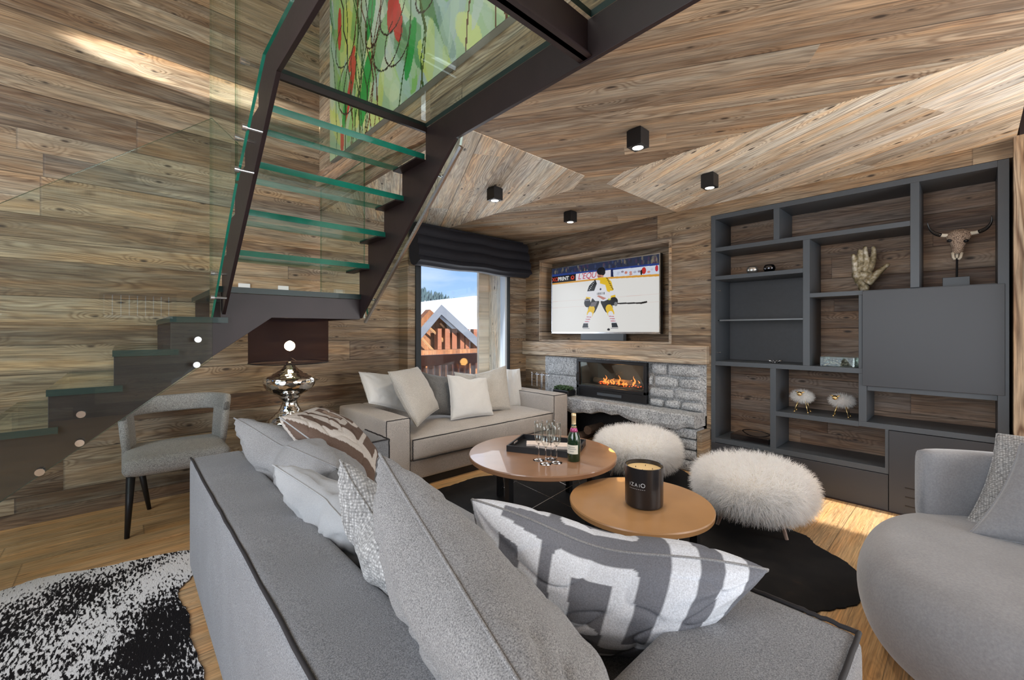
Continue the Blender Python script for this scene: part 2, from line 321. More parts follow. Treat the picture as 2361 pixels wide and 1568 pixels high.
M['edgev'] = pane('pale_glass_edge', (.40, .62, .52)); M['crystal'] = realglass('crystal_glass'); M['flute'] = pane('flute_glass', (.97, .98, .98), boost=1.6)

# ================================================================ mesh tools
class MB:
    def __init__(s): s.v = []; s.f = []; s.mi = []; s.cur = 0; s.uv = None
    def add(s, vs, fs):
        o = len(s.v); s.v += [tuple(v) for v in vs]
        for f in fs: s.f.append([o + i for i in f]); s.mi.append(s.cur)
        return s
    def box(s, x0, x1, y0, y1, z0, z1):
        x0, x1 = sorted((x0, x1)); y0, y1 = sorted((y0, y1)); z0, z1 = sorted((z0, z1))
        return s.add([(x0, y0, z0), (x1, y0, z0), (x1, y1, z0), (x0, y1, z0), (x0, y0, z1), (x1, y0, z1), (x1, y1, z1), (x0, y1, z1)],
                     [(0, 3, 2, 1), (4, 5, 6, 7), (0, 1, 5, 4), (1, 2, 6, 5), (2, 3, 7, 6), (3, 0, 4, 7)])
    def prism(s, poly, plane, a, b, side=None):
        """poly of 2D points; plane 'XZ' extrudes along Y from a to b, 'YZ' along X, 'XY' along Z"""
        def P(p, q):
            return {'XZ': (p[0], q, p[1]), 'YZ': (q, p[0], p[1]), 'XY': (p[0], p[1], q)}[plane]
        n = len(poly); o = len(s.v)
        s.v += [P(p, a) for p in poly] + [P(p, b) for p in poly]
        s.f.append([o + i for i in range(n)][::-1]); s.mi.append(s.cur); s.f.append([o + n + i for i in range(n)]); s.mi.append(s.cur)
        for i in range(n):
            j = (i + 1) % n; s.f.append([o + i, o + j, o + n + j, o + n + i]); s.mi.append(s.cur if side is None else side)
        return s
    def tube(s, pts, rad, n=8, cap=True):
        pts = [Vector(p) for p in pts]; k = len(pts); rad = rad if isinstance(rad, (list, tuple)) else [rad] * k
        up = Vector((0, 0, 1)); prev = None; rings = []
        for i, p in enumerate(pts):
            d = (pts[min(i + 1, k - 1)] - pts[max(i - 1, 0)]).normalized()
            if prev is None:
                a = d.cross(up)
                if a.length < .05: a = d.cross(Vector((1, 0, 0)))
            else: a = prev - d * prev.dot(d)
            a.normalize(); prev = a; bb = d.cross(a)
            rings.append([p + (a * math.cos(2 * math.pi * j / n) + bb * math.sin(2 * math.pi * j / n)) * rad[i] for j in range(n)])
        o = len(s.v)
        for r in rings: s.v += [tuple(x) for x in r]
        for i in range(k - 1):
            for j in range(n):
                q = (j + 1) % n; s.f.append([o + i * n + j, o + i * n + q, o + (i + 1) * n + q, o + (i + 1) * n + j]); s.mi.append(s.cur)
        if cap: s.f.append([o + j for j in range(n)][::-1]); s.mi.append(s.cur); s.f.append([o + (k - 1) * n + j for j in range(n)]); s.mi.append(s.cur)
        return s
    def lathe(s, prof, c=(0, 0, 0), n=40):
        o = len(s.v); k = len(prof)
        for r, z in prof:
            for j in range(n): a = 2 * math.pi * j / n; s.v.append((c[0] + r * math.cos(a), c[1] + r * math.sin(a), c[2] + z))
        for i in range(k - 1):
            for j in range(n):
                q = (j + 1) % n; s.f.append([o + i * n + j, o + i * n + q, o + (i + 1) * n + q, o + (i + 1) * n + j]); s.mi.append(s.cur)
        if prof[0][0] > 1e-4: s.f.append([o + j for j in range(n)][::-1]); s.mi.append(s.cur)
        if prof[-1][0] > 1e-4: s.f.append([o + (k - 1) * n + j for j in range(n)]); s.mi.append(s.cur)
        return s
    def ell(s, c, r, n=20, m=12):
        prof = [(math.sin(math.pi * i / m), -math.cos(math.pi * i / m)) for i in range(m + 1)]; o = len(s.v)
        for a, z in prof:
            for j in range(n): t = 2 * math.pi * j / n; s.v.append((c[0] + r[0] * a * math.cos(t), c[1] + r[1] * a * math.sin(t), c[2] + r[2] * z))
        for i in range(m):
            for j in range(n):
                q = (j + 1) % n; s.f.append([o + i * n + j, o + i * n + q, o + (i + 1) * n + q, o + (i + 1) * n + j]); s.mi.append(s.cur)
        return s
    def soft(s, x0, x1, y0, y1, z0, z1, r=.04, bulge=(0, 0, 0), n=14, wob=0, seed=0):
        c = Vector(((x0 + x1) / 2, (y0 + y1) / 2, (z0 + z1) / 2)); h = Vector(((x1 - x0) / 2, (y1 - y0) / 2, (z1 - z0) / 2))
        rr = random.Random(seed); ph = [rr.uniform(0, 6) for _ in range(6)]
        for ax in range(3):
            for sg in (-1, 1):
                o = len(s.v); a, b = (ax + 1) % 3, (ax + 2) % 3
                def sp(i, L):   # denser near the borders
                    t = i / n; return -math.cos(math.pi * t) if r / L < .3 else 2 * t - 1
                for i in range(n + 1):
                    for j in range(n + 1):
                        u, v = sp(i, h[a]), sp(j, h[b]); p = Vector((0, 0, 0)); p[ax] = sg * h[ax]; p[a] = u * h[a]; p[b] = v * h[b]
                        q = Vector([max(-h[k] + r, min(h[k] - r, p[k])) for k in range(3)]); d = p - q
                        if d.length > 1e-9: p = q + d.normalized() * r
                        f = [1 - (p[k] / h[k]) ** 2 for k in range(3)]
                        for k in range(3):
                            g = max(0, f[(k + 1) % 3]) * max(0, f[(k + 2) % 3]); p[k] += bulge[k] * g ** .6 * (p[k] / h[k])
                        if wob: 
                            w_ = wob * (math.sin(p.x * 9 + ph[0]) * math.sin(p.y * 7 + ph[1]) + .6 * math.sin(p.y * 17 + p.x * 5 + ph[2]))
                            p += p.normalized() * w_
                        s.v.append(tuple(c + p))
                for i in range(n):
                    for j in range(n):
                        q = [o + i * (n + 1) + j, o + (i + 1) * (n + 1) + j, o + (i + 1) * (n + 1) + j + 1, o + i * (n + 1) + j + 1]
                        s.f.append(q if sg > 0 else q[::-1]); s.mi.append(s.cur)
        return s
    def build(s, name, mats, parent=None, smooth=False, bevel=0, weld=False, seg=2, origin=None):
        me = bpy.data.meshes.new(name); vs = np.array(s.v, dtype=float)
        off = Vector((0, 0, 0))
        if parent is not None: off = world_loc(parent)
        elif origin is not None: off = Vector(origin)
        vs = vs - np.array(off)
        me.from_pydata([tuple(v) for v in vs], [], s.f)
        for m_ in (mats if isinstance(mats, (list, tuple)) else [mats]): me.materials.append(m_)
        me.polygons.foreach_set('material_index', s.mi)
        if weld:
            bm = bmesh.new(); bm.from_mesh(me); bmesh.ops.remove_doubles(bm, verts=bm.verts, dist=1e-5); bmesh.ops.recalc_face_normals(bm, faces=bm.faces); bm.to_mesh(me); bm.free()
        if smooth: me.polygons.foreach_set('use_smooth', [True] * len(me.polygons))
        me.update()
        o = bpy.data.objects.new(name, me); COL.objects.link(o)
        if parent is not None: o.parent = parent
        else: o.location = off
        if bevel:
            b = o.modifiers.new('bevel', 'BEVEL'); b.width = bevel; b.segments = seg; b.limit_method = 'ANGLE'; b.angle_limit = R(40)
        return o
def world_loc(o):
    v = Vector(o.location); p = o.parent
    while p is not None: v = v + Vector(p.location); p = p.parent
    return v
def tag(o, label=None, cat=None, group=None, kind=None):
    if label: o['label'] = label
    if cat: o['category'] = cat
    if group: o['group'] = group
    if kind: o['kind'] = kind
    return o
def thing(name, loc, label, cat, group=None):
    o = bpy.data.objects.new(name, None); COL.objects.link(o); o.location = loc; o.empty_display_size = .1
    return tag(o, label, cat, group)
def struct(mb, name, m, **k):
    o = mb.build(name, m, **k)
    if o.parent is None: o['kind'] = 'structure'
    return o
def copy_tree(o, parent=None):
    c = o.copy(); COL.objects.link(c)
    if parent is not None: c.parent = parent
    for ch in [x for x in bpy.data.objects if x.parent == o and x is not c]: copy_tree(ch, c)
    return c
def text_obj(s, parent, m, size, loc, rot, name='lettering', shear=0, bold=0, label=None):
    cu = bpy.data.curves.new(name, 'FONT'); cu.body = s; cu.size = size; cu.extrude = .0004; cu.offset = bold; cu.shear = shear
    tmp = bpy.data.objects.new('tmp', cu); COL.objects.link(tmp); bpy.context.view_layer.update()
    me = bpy.data.meshes.new_from_object(tmp.evaluated_get(bpy.context.evaluated_depsgraph_get())); bpy.data.objects.remove(tmp)
    me.materials.clear(); me.materials.append(m); o = bpy.data.objects.new(name, me); COL.objects.link(o); o.parent = parent
    o.location = Vector(loc) - world_loc(parent); o.rotation_euler = rot
    if label: o['label'] = label
    return o
def bezier(p, n):
    out = []
    for i in range(n + 1):
        t = i / n; pts = [Vector(q) for q in p]
        while len(pts) > 1: pts = [pts[k].lerp(pts[k + 1], t) for k in range(len(pts) - 1)]
        out.append(pts[0])
    return out
# --- picture painting on a fine grid of coloured vertices
def lin(c): return np.where(np.array(c) <= .04045, np.array(c) / 12.92, ((np.array(c) + .055) / 1.055) ** 2.4)
class Canvas:
    def __init__(s, w, h, col): s.w, s.h = w, h; s.a = np.ones((h, w, 3)) * np.array(col); s.Y, s.X = np.mgrid[0:h, 0:w]; s.X = (s.X + .5) / w; s.Y = (s.Y + .5) / h
    def poly(s, pts, col, al=1.):
        ins = np.zeros(s.X.shape, bool); n = len(pts)
        for i in range(n):
            x1, y1 = pts[i]; x2, y2 = pts[(i + 1) % n]
            if y1 == y2: continue
            c = ((y1 > s.Y) != (y2 > s.Y)) & (s.X < (x2 - x1) * (s.Y - y1) / (y2 - y1) + x1); ins ^= c
        s.a[ins] = s.a[ins] * (1 - al) + np.array(col) * al
    def ell(s, cx, cy, rx, ry, col, al=1., rot=0):
        dx, dy = (s.X - cx), (s.Y - cy); c, q = math.cos(rot), math.sin(rot); a, b = dx * c + dy * q, -dx * q + dy * c
        k = (a / rx) ** 2 + (b / ry) ** 2 < 1; s.a[k] = s.a[k] * (1 - al) + np.array(col) * al
    def line(s, pts, wd, col, asp=1.):
        for (x1, y1), (x2, y2) in zip(pts, pts[1:]):
            dx, dy = x2 - x1, (y2 - y1) * asp; L = dx * dx + dy * dy + 1e-12
            t = np.clip(((s.X - x1) * dx + (s.Y - y1) * asp * dy) / L, 0, 1)
            d = np.hypot(s.X - x1 - t * dx, (s.Y - y1) * asp - t * dy); s.a[d < wd / 2] = np.array(col)
    def sample(s, u, v): return s.a[min(s.h - 1, max(0, int(v * s.h))), min(s.w - 1, max(0, int(u * s.w)))]
def picture(name, cv, P, m, parent):
    """P(u,v) -> 3D point of picture position; v runs downwards"""
    mb = MB(); w, h = cv.w, cv.h
    for j in range(h + 1):
        for i in range(w + 1): mb.v.append(tuple(P(i / w, j / h)))
    for j in range(h):
        for i in range(w): a = j * (w + 1) + i; mb.f.append([a, a + w + 1, a + w + 2, a + 1]); mb.mi.append(0)
    o = mb.build(name, m, parent); me = o.data
    at = me.color_attributes.new('Col', 'FLOAT_COLOR', 'CORNER'); c = np.ones((w * h, 4, 4)); c[:, :, :3] = lin(cv.a.reshape(-1, 1, 3))
    at.data.foreach_set('color', c.ravel()); return o

def furmat(name, c):
    m, n, b, out = mat(name); n.nodes.remove(b); t = NT(n)
    co = t.new('ShaderNodeTexCoord').outputs['Object']; cc = t.mix(t.noise(co, 13, 3), tuple(x * .93 for x in c), (1., 1., 1.))
    d = t.new('ShaderNodeBsdfDiffuse'); tl = t.new('ShaderNodeBsdfTranslucent'); n.links.new(cc, d.inputs[0]); n.links.new(cc, tl.inputs[0])
    mi = t.new('ShaderNodeMixShader'); mi.inputs[0].default_value = .5; n.links.new(d.outputs[0], mi.inputs[1]); n.links.new(tl.outputs[0], mi.inputs[2]); n.links.new(mi.outputs[0], out.inputs[0]); return m
M['fur'] = furmat('sheepskin_fur', (1., .985, .965)); M['fur2'] = furmat('white_wool_fur', (.97, .97, .96))
def esplit(o):
    o.data.polygons.foreach_set('use_smooth', [True] * len(o.data.polygons)); md = o.modifiers.new('edge', 'EDGE_SPLIT'); md.split_angle = R(28); return o
# ================================================================ the room
def planks_box(name, boxes, m, **k):
    mb = MB()
    for b in boxes: mb.box(*b)
    return struct(mb, name, m, **k)
planks_box('floor', [(-3.1, 4.5, -3.1, 4.5, -.12, 0)], M['floor'])
ZC = 2.49
planks_box('wall_back', [(-3.1, 2.27, 4.31, 4.5, 0, 5.1), (2.27, 2.36, 4.12, 4.5, 0, 5.1), (3.70, 4.5, 4.12, 4.5, 0, 2.7), (2.36, 3.70, 4.12, 4.5, 2.2, 5.1), (2.36, 3.70, 4.12, 4.5, 0, .06)], M['wall_x'])
NY0, NY1, NZ0, NZ1 = 2.056, 3.838, 1.18, 2.213          # television niche
SY0, SY1, SZ1 = -.165, 1.648, 2.378                     # shelving recess
planks_box('wall_right', [(4.06, 4.5, -.2, SY1 + .002, SZ1 + .002, 2.7), (4.06, 4.5, SY1 + .002, NY0, .985, 2.7), (4.06, 4.5, NY0, NY1, NZ1, 2.7), (4.06, 4.5, NY1, 4.12, 0, 2.7),
    (4.06, 4.5, NY0, NY1, .985, NZ0), (4.27, 4.5, NY0, NY1, NZ0, NZ1), (4.06, 4.5, 3.74, NY1, 0, .985), (4.06, 4.5, SY1 + .002, 1.69, 0, .985), (4.44, 4.5, 1.69, 3.74, 0, .985)], M['wall_y'])
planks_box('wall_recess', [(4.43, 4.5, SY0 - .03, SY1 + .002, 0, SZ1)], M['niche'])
planks_box('ceiling', [(1.335, 4.1, -.19, 2.02, ZC, 2.7), (1.42, 4.1, 2.02, 4.13, ZC, 2.7), (1.42, 2.27, 4.13, 4.32, ZC, 2.7)], M['ceil_b'])
mb = MB(); mb.prism([(1.42, 2.0), (2.60, 2.0), (2.77, 2.25), (2.77, 4.13), (2.27, 4.13), (2.27, 4.32), (1.42, 4.32)], 'XY', ZC - .004, ZC + .01); struct(mb, 'ceiling_panel_1', M['ceil_a'])
mb = MB(); mb.prism([(2.865, 1.985), (2.75, 1.75), (2.75, -.19), (4.06, -.19), (4.06, 1.985)], 'XY', ZC - .004, ZC + .01); struct(mb, 'ceiling_panel_2', M['ceil_a'])
planks_box('ceiling_rear', [(-3.1, 4.5, -3.1, -.3, 2.72, 2.85), (1.335, 4.5, -.3, -.19, 2.72, 2.85)], M['ceil_b'])
planks_box('ceiling_upper', [(-3.1, 4.5, -3.1, 4.5, 5.0, 5.12)], M['ceil_b'])
planks_box('wall_gallery', [(1.42, 1.56, -3.1, 4.32, 2.7, 5.05), (1.417, 1.45, 2.03, 4.309, ZC - .014, 2.7), (1.325, 1.3345, -.3, 2.14, ZC - .003, 2.70)], M['wall_p'])
mb = MB(); bot = [(4.31, 2.70), (3.95, 2.655), (3.6, 2.63), (3.2, 2.565), (2.8, 2.545), (2.4, 2.50), (2.03, 2.495)]
mb.prism(bot + [(2.03, 2.66), (2.6, 2.68), (3.3, 2.73), (3.9, 2.80), (4.31, 2.83)], 'YZ', 1.385, 1.425); struct(mb, 'trim_1', M['oldbeam'])
# outer walls with their window openings
def wall_open(name, plane, c0, c1, a0, a1, z0, z1, holes, m):
    """grid wall between a0..a1 with rectangular holes"""
    xs = sorted({a0, a1} | {h[0] for h in holes} | {h[1] for h in holes}); zs = sorted({z0, z1} | {h[2] for h in holes} | {h[3] for h in holes})
    mb = MB()
    for i in range(len(xs) - 1):
        for j in range(len(zs) - 1):
            cx, cz = (xs[i] + xs[i + 1]) / 2, (zs[j] + zs[j + 1]) / 2
            if any(h[0] < cx < h[1] and h[2] < cz < h[3] for h in holes): continue
            if plane == 'Y': mb.box(xs[i], xs[i + 1], c0, c1, zs[j], zs[j + 1])
            else: mb.box(c0, c1, xs[i], xs[i + 1], zs[j], zs[j + 1])
    return struct(mb, name, m)
wall_open('wall_front', 'Y', -3.1, -2.96, -3.1, 4.5, 0, 5.05, [(1.25, 3.35, .1, 2.35), (3.50, 4.02, .1, 2.40), (-.25, .68, 1.46, 1.92), (-1.9, -1.16, 1.47, 1.95)], M['wall_x'])
wall_open('wall_left', 'X', -3.1, -2.96, -2.96, 4.4, 0, 5.05, [(-1.7, 2.7, .1, 2.4), (-.7, 3.9, 2.85, 4.7)], M['wall_p'])
wall_open('wall_right_rear', 'X', 4.36, 4.5, -2.96, -.62, 0, 5.05, [(-2.6, -.8, .25, 2.35)], M['wall_p'])
mb = MB(); mb.box(4.0, 4.5, -.62, -.178, 0, 2.49); struct(mb, 'trim_2', M['post'])
mb = MB(); mb.box(4.0, 4.45, -.62, -.20, 2.49, 2.72); struct(mb, 'trim_3', M['steel'])
mb = MB(); mb.box(-2.96, 2.27, 4.285, 4.312, 0, .085); mb.box(3.70, 4.06, 4.095, 4.122, 0, .085); struct(mb, 'baseboard_back', M['skirt'], bevel=.003)
# television niche lining
mb = MB()
for b in ((NY0 - .02, NY0 + .0, NZ0 - .02, NZ1 + .02), (NY1, NY1 + .02, NZ0 - .02, NZ1 + .02), (NY0, NY1, NZ1, NZ1 + .02), (NY0, NY1, NZ0 - .02, NZ0)):
    mb.box(4.048, 4.0605, b[0], b[1], b[2], b[3])
mb.box(4.061, 4.269, NY0 + .0005, NY1 - .0005, NZ0 + .0005, NZ0 + .012); mb.box(4.061, 4.269, NY0 + .0005, NY1 - .0005, NZ1 - .012, NZ1 - .0005)
mb.box(4.061, 4.269, NY0 + .0005, NY0 + .012, NZ0 + .012, NZ1 - .012); mb.box(4.061, 4.269, NY1 - .012, NY1 - .0005, NZ0 + .012, NZ1 - .012)
struct(mb, 'trim_4', M['frame'])

# ---------------------------------------------------------------- window with view
win = thing('window_1', (3.03, 4.2, .06), None, None); win['kind'] = 'structure'
mb = MB(); mb.box(2.362, 2.425, 4.10, 4.20, .06, 2.2); mb.box(2.43, 3.66, 4.14, 4.20, .06, .12); mb.box(2.43, 3.66, 4.14, 4.20, 2.14, 2.2); mb.build('window_frame', M['frameal'], win, bevel=.004)
mb = MB(); mb.box(3.665, 3.70, 4.105, 4.20, .06, 2.2); mb.build('window_jamb', M['whiteal'], win, bevel=.003)
mb = MB(); mb.box(3.70, 3.735, 4.085, 4.12, .06, 2.2); mb.build('window_edge', M['frameal'], win, bevel=.003)
mb = MB(); mb.box(2.425, 3.665, 4.165, 4.175, .12, 2.14); mb.build('window_pane', M['win'], win)
xr = onY(4.49, 1101, 640).x
mb = MB(); mb.box(3.685, 3.6999, 4.205, 4.5, .06, 2.2); mb.build('window_reveal', M['expost'], win)
mb = MB(); mb.box(xr, 3.684, 4.46, 4.5, .06, 2.2); mb.build('outer_board', M['expost'], win)
def other_window(name, plane, c, a0, a1, z0, z1, nm=1):
    t = thing(name, ((a0 + a1) / 2, c, z0) if plane == 'Y' else (c, (a0 + a1) / 2, z0), None, None); t['kind'] = 'structure'
    f = MB(); k = .05
    rects = [(a0, a0 + k, z0, z1), (a1 - k, a1, z0, z1), (a0 + k, a1 - k, z0, z0 + k), (a0 + k, a1 - k, z1 - k, z1)] + [(a0 + (a1 - a0) * (i + 1) / (nm + 1) - k / 2, a0 + (a1 - a0) * (i + 1) / (nm + 1) + k / 2, z0 + k, z1 - k) for i in range(nm)]
    for r in rects:
        if plane == 'Y': f.box(r[0], r[1], c - .03, c + .03, r[2], r[3])
        else: f.box(c - .03, c + .03, r[0], r[1], r[2], r[3])
    f.build('window_frame', M['frameal'], t)
other_window('window_2', 'Y', -3.03, 1.25, 3.35, .1, 2.35, 1); other_window('window_3', 'Y', -3.03, -.25, .68, 1.46, 1.92, 0)
other_window('window_4', 'Y', -3.03, -1.9, -1.16, 1.47, 1.95, 0); other_window('window_5', 'X', -3.03, -1.7, 2.7, .1, 2.4, 2)
other_window('window_6', 'X', -3.03, -.7, 3.9, 2.85, 4.7, 2); other_window('window_7', 'X', 4.43, -2.6, -.8, .25, 2.35, 1)
# ---------------------------------------------------------------- outside
mb = MB(); N = 60
def hill(x, y):
    d = y - 12; h = -2.2 + max(0, d) * .06
    h += 7.6 * math.exp(-((x - 62) / 34) ** 2 - ((y - 70) / 20) ** 2)
    h += 17.0 * math.exp(-((x - 42) / 48) ** 2 - ((y - 140) / 30) ** 2)
    return h + .25 * math.sin(x * .31) * math.sin(y * .17)
for j in range(N + 1):
    for i in range(N + 1):
        x = -70 + 240 * i / N; y = 6 + 194 * j / N; mb.v.append((x, y, hill(x, y)))
for j in range(N):
    for i in range(N): a = j * (N + 1) + i; mb.f.append([a, a + 1, a + N + 2, a + N + 1]); mb.mi.append(0)
tag(mb.build('snowy_slope', M['snow'], smooth=True), kind='structure')
mb = MB(); mb.box(-30, 40, -40, -3.4, -1.2, -1.0); tag(mb.build('snow_ground', M['snow']), kind='structure')
mb = MB()
for k in range(1500):
    x = rnd.uniform(30, 150); y = rnd.uniform(100, 142)
    hz = hill(x, y); s = rnd.uniform(1.3, 2.6); mb.lathe([(s * .42, 0), (s * .3, s * .5), (.02, s * 1.5)], (x, y, hz), 5)
for k in range(14):
    x = rnd.uniform(16, 21); y = rnd.uniform(29, 33)
    hz = hill(x, y); s = rnd.uniform(.4, .7); mb.lathe([(s * .42, 0), (s * .3, s * .5), (.02, s * 1.3)], (x, y, hz), 5)
tag(mb.build('pine_forest', M['pine']), 'dark green pine forest on the snowy hillside outside the window', 'forest', kind='stuff')
# chalet
ch = thing('chalet', (7.6, 12, -1), 'brown timber chalet with steep gable roof seen through the window', 'chalet')
YC = 12.0
ap = onY(YC, 1014, 702); le = onY(YC, 900, 832); ri = onY(YC, 1128, 808)
def AY(px, py, y=YC): p = onY(y, px, py); return (p.x, p.z)
mb = MB(); mb.prism([AY(1014, 712), AY(925, 812), AY(925, 900), AY(1125, 900), AY(1125, 812)], 'XZ', YC + .6, YC + .9); mb.build('gable_wall', M['chalet'], ch)
t_ = .26
for a, b in ((ap, le), (ap, ri)):
    d = (b - a).normalized(); nrm = Vector((-d.z, 0, d.x)); nrm = nrm if nrm.z > 0 else -nrm
    mb = MB(); mb.prism([(a.x, a.z), (b.x, b.z), (b.x - nrm.x * t_, b.z - nrm.z * t_), (a.x, a.z - t_ * 1.3)], 'XZ', YC - .1, YC + 3.5); mb.build('roof', M['rooft'], ch)
for k, (x1, y1, x2, y2) in enumerate([(978, 745, 1040, 800), (998, 762, 1045, 812), (962, 768, 1005, 815), (1015, 745, 1046, 778)]):
    mb = MB(); a, b = onY(YC + .3, x1, y1), onY(YC + .3, x2, y2); mb.tube([a, b], .04, 4); mb.build('brace', M['tabletop2'], ch)
for px, w_ in ((1012, 7), (1030, 9), (1046, 9), (1064, 8), (1076, 8), (1094, 7)):
    a, b = onY(YC + .2, px, 778), onY(YC + .2, px, 850); mb = MB(); mb.box(a.x - .011 * w_, a.x + .011 * w_, YC + .15, YC + .35, b.z, a.z + .3); mb.build('post', M['deckw'], ch)
for (x1, x2, y1, y2) in ((1038, 1043, 780, 812), (1056, 1061, 774, 812), (1082, 1092, 780, 812)):
    a, b = onY(YC + .58, x1, y1), onY(YC + .58, x2, y2); mb = MB(); mb.box(a.x, b.x, YC + .56, YC + .6, b.z, a.z); mb.build('window_pane', M['whiteal'], ch)
mb = MB(); a, b = onY(YC - .6, 960, 808), onY(YC - .6, 1130, 818); mb.box(a.x - 1, b.x, YC - .8, YC - .5, b.z, a.z); mb.build('balcony', M['chalet'], ch)
for o_ in [x for x in bpy.data.objects if x.parent == ch]:
    for v_ in o_.data.vertices:
        yy = v_.co.y + 12; v_.co.x += (yy - YC) * math.tan(R(33)) if yy > YC + 2 else 0
# balcony railing of this house and the post beside the glass
rl = thing('balcony_railing', (2.9, 5.4, -.1), 'red-brown wooden balcony railing right outside the window', 'railing')
zt = onY(5.45, 1030, 817).z; zb = onY(5.45, 1030, 841).z
XE = onY(5.45, 1102, 640).x
mb = MB(); mb.box(1.6, XE, 5.41, 5.49, zb, zt); mb.build('handrail', M['deckw'], rl, bevel=.01)
mb = MB(); mb.box(1.6, XE, 5.42, 5.48, -.02, .13); mb.build('bottom_rail', M['deckw'], rl)
for k in range(int((XE - 2.3) / .115)):
    x = 2.3 + k * .115; mb = MB(); mb.box(x, x + .07, 5.435, 5.465, .13, zb); mb.build('baluster', M['deckw'], rl)
mb = MB(); mb.box(1.6, 6.2, 4.5, 5.6, -.14, -.02); tag(mb.build('balcony_floor', M['deckw']), kind='structure')
# fence seen only as a reflection
mb = MB()
for k in range(30): mb.box(-2.6 + k * .13, -2.485 + k * .13, -6.05, -6, 1.2, 2.9)
tag(mb.build('plank_fence', M['deckw']), 'reddish plank fence outside seen mirrored in the stair glass', 'fence')

mb = MB(); mb.box(-3, 1.6, -6.6, -5.6, -1, 1.62); tag(mb.build('snow_bank', M['snow']), kind='structure')
mb = MB(); mb.box(.9, 3.44, -3.95, -3.85, -1, 5.0); tag(mb.build('sun_blocker_wall', M['tanboard']), kind='structure')  # unseen wall added outside the back window to keep sun off the armchair

# ---------------------------------------------------------------- roman blind
bl = thing('roman_blind', (3.1, 4.02, 2.0), 'dark navy roman blind folded up over the window', 'blind')
mb = MB(); mb.box(2.3, 3.9, 4.00, 4.10, 2.33, 2.47); mb.build('headrail', M['navy'], bl, bevel=.01)
mb = MB(); prof = []
n_ = 44
for i in range(n_ + 1):
    t = i / n_; z = 2.44 - .40 * t; y = 4.0 - .03 - .085 * t - .028 * abs(math.sin(t * math.pi * 3.5)) ** .7; prof.append((y, z))
prof += [(3.90, 2.025), (3.93, 2.0), (4.0, 1.995), (4.05, 2.02), (4.09, 2.10), (4.09, 2.44)]
NX = 30
for i in range(NX + 1):
    x = 2.27 + (3.925 - 2.27) * i / NX
    for (y, z) in prof: mb.v.append((x, y + .006 * math.sin(i * .7), z + .006 * math.sin(i * .45 + 1)))
P_ = len(prof)
for i in range(NX):
    for j in range(P_): a = i * P_ + j; q = i * P_ + (j + 1) % P_; mb.f.append([a, q, q + P_, a + P_]); mb.mi.append(0)
mb.f.append(list(range(P_))); mb.mi.append(0); mb.f.append([NX * P_ + j for j in range(P_)][::-1]); mb.mi.append(0)
mb.build('fabric_folds', M['navy'], bl)

# ---------------------------------------------------------------- ceiling spotlights
def make_spot():
    t = thing('ceiling_spotlight', (0, 0, 0), 'x', 'spotlight', 'black cube spotlights on the ceiling')
    h = .047; mb = MB(); mb.box(-h, h, -h, h, -.104, -.006); mb.build('housing', M['black'], t, bevel=.002)
    mb = MB(); mb.box(-.04, .04, -.04, .04, -.006, 0); mb.build('base_plate', M['black'], t)
    mb = MB(); mb.lathe([(.030, -.1045), (.034, -.1065), (.038, -.1065), (.039, -.104)], (0, 0, 0), 24); mb.build('ring', M['black'], t)
    mb = MB(); mb.lathe([(.0001, -.1062), (.031, -.1058), (.031, -.104)], (0, 0, 0), 24); mb.build('lens', M['spotlamp'], t, smooth=False)
    l = bpy.data.lights.new('spot_beam', 'SPOT'); l.energy = 26; l.color = (1, .88, .72); l.spot_size = R(95); l.spot_blend = .7; l.shadow_soft_size = .03
    o = bpy.data.objects.new('spot_beam', l); COL.objects.link(o); o.parent = t; o.location = (0, 0, -.115)
    return t
sp0 = make_spot()
for k, (x, y, lb) in enumerate([(2.27, 2.67, 'black cube ceiling spotlight above the sofa on the pale angled boards beside the staircase'), (3.28, 2.70, 'smallest black cube ceiling spotlight, in front of the television wall'),
        (2.245, 1.335, 'largest black cube ceiling spotlight, over the coffee tables near the stair beam'), (3.26, 1.335, 'black cube ceiling spotlight in front of the dark shelving')]):
    o = sp0 if k == 0 else copy_tree(sp0)
    o.location = (x, y, ZC - .004 if k in (0, 3) else ZC); o['label'] = lb

# ---------------------------------------------------------------- glass staircase
st = thing('glass_staircase', (0.4, 3.1, 0), 'dark steel staircase with green glass treads and glass guards turning up along the wall', 'staircase')
XL, XR = .46, 1.30
rT = .185
prof = [(3.08, 1.395), (1.853, 2.325), (-.3, 2.325), (-.3, 2.482), (2.15, 2.482), (2.15, 2.30), (2.43, 2.30), (2.43, 2.115), (2.68, 2.115), (2.68, 1.93), (2.93, 1.93), (2.93, 1.745), (3.08, 1.745)]
for x0, x1 in ((XL - .012, XL + .006), (XR, XR + .02)):
    mb = MB(); mb.prism(prof, 'YZ', x0, x1); mb.build('stringer', M['steel'], st, bevel=.0015)
# lower flight stringer and landing frame in the plane of the front
def low(x): return 1.145 + (x - .394) * .80
poly = [(-1.02, 0.02), (.394, 1.145), (.716, 1.388), (1.30, 1.388), (1.30, 1.535), (.44, 1.535), (.44, 1.35), (.205, 1.35), (.205, 1.165), (-.03, 1.165), (-.03, .98), (-.265, .98), (-.265, .795), (-.50, .795), (-.50, .61), (-.735, .61), (-.735, .425), (-.97, .425), (-.97, .24), (-1.2, .24), (-1.2, .02)]
mb = MB(); mb.prism(poly, 'XZ', 3.07, 3.085); mb.build('stringer', M['steel'], st, bevel=.0015)
mb = MB(); mb.prism(poly, 'XZ', 4.25, 4.265); mb.build('stringer', M['steel'], st)
mb = MB(); mb.box(1.285, 1.30, 3.085, 4.25, 1.388, 1.535); mb.box(.7, .715, 3.085, 4.25, 1.40, 1.53); mb.build('landing_beam', M['steel'], st)
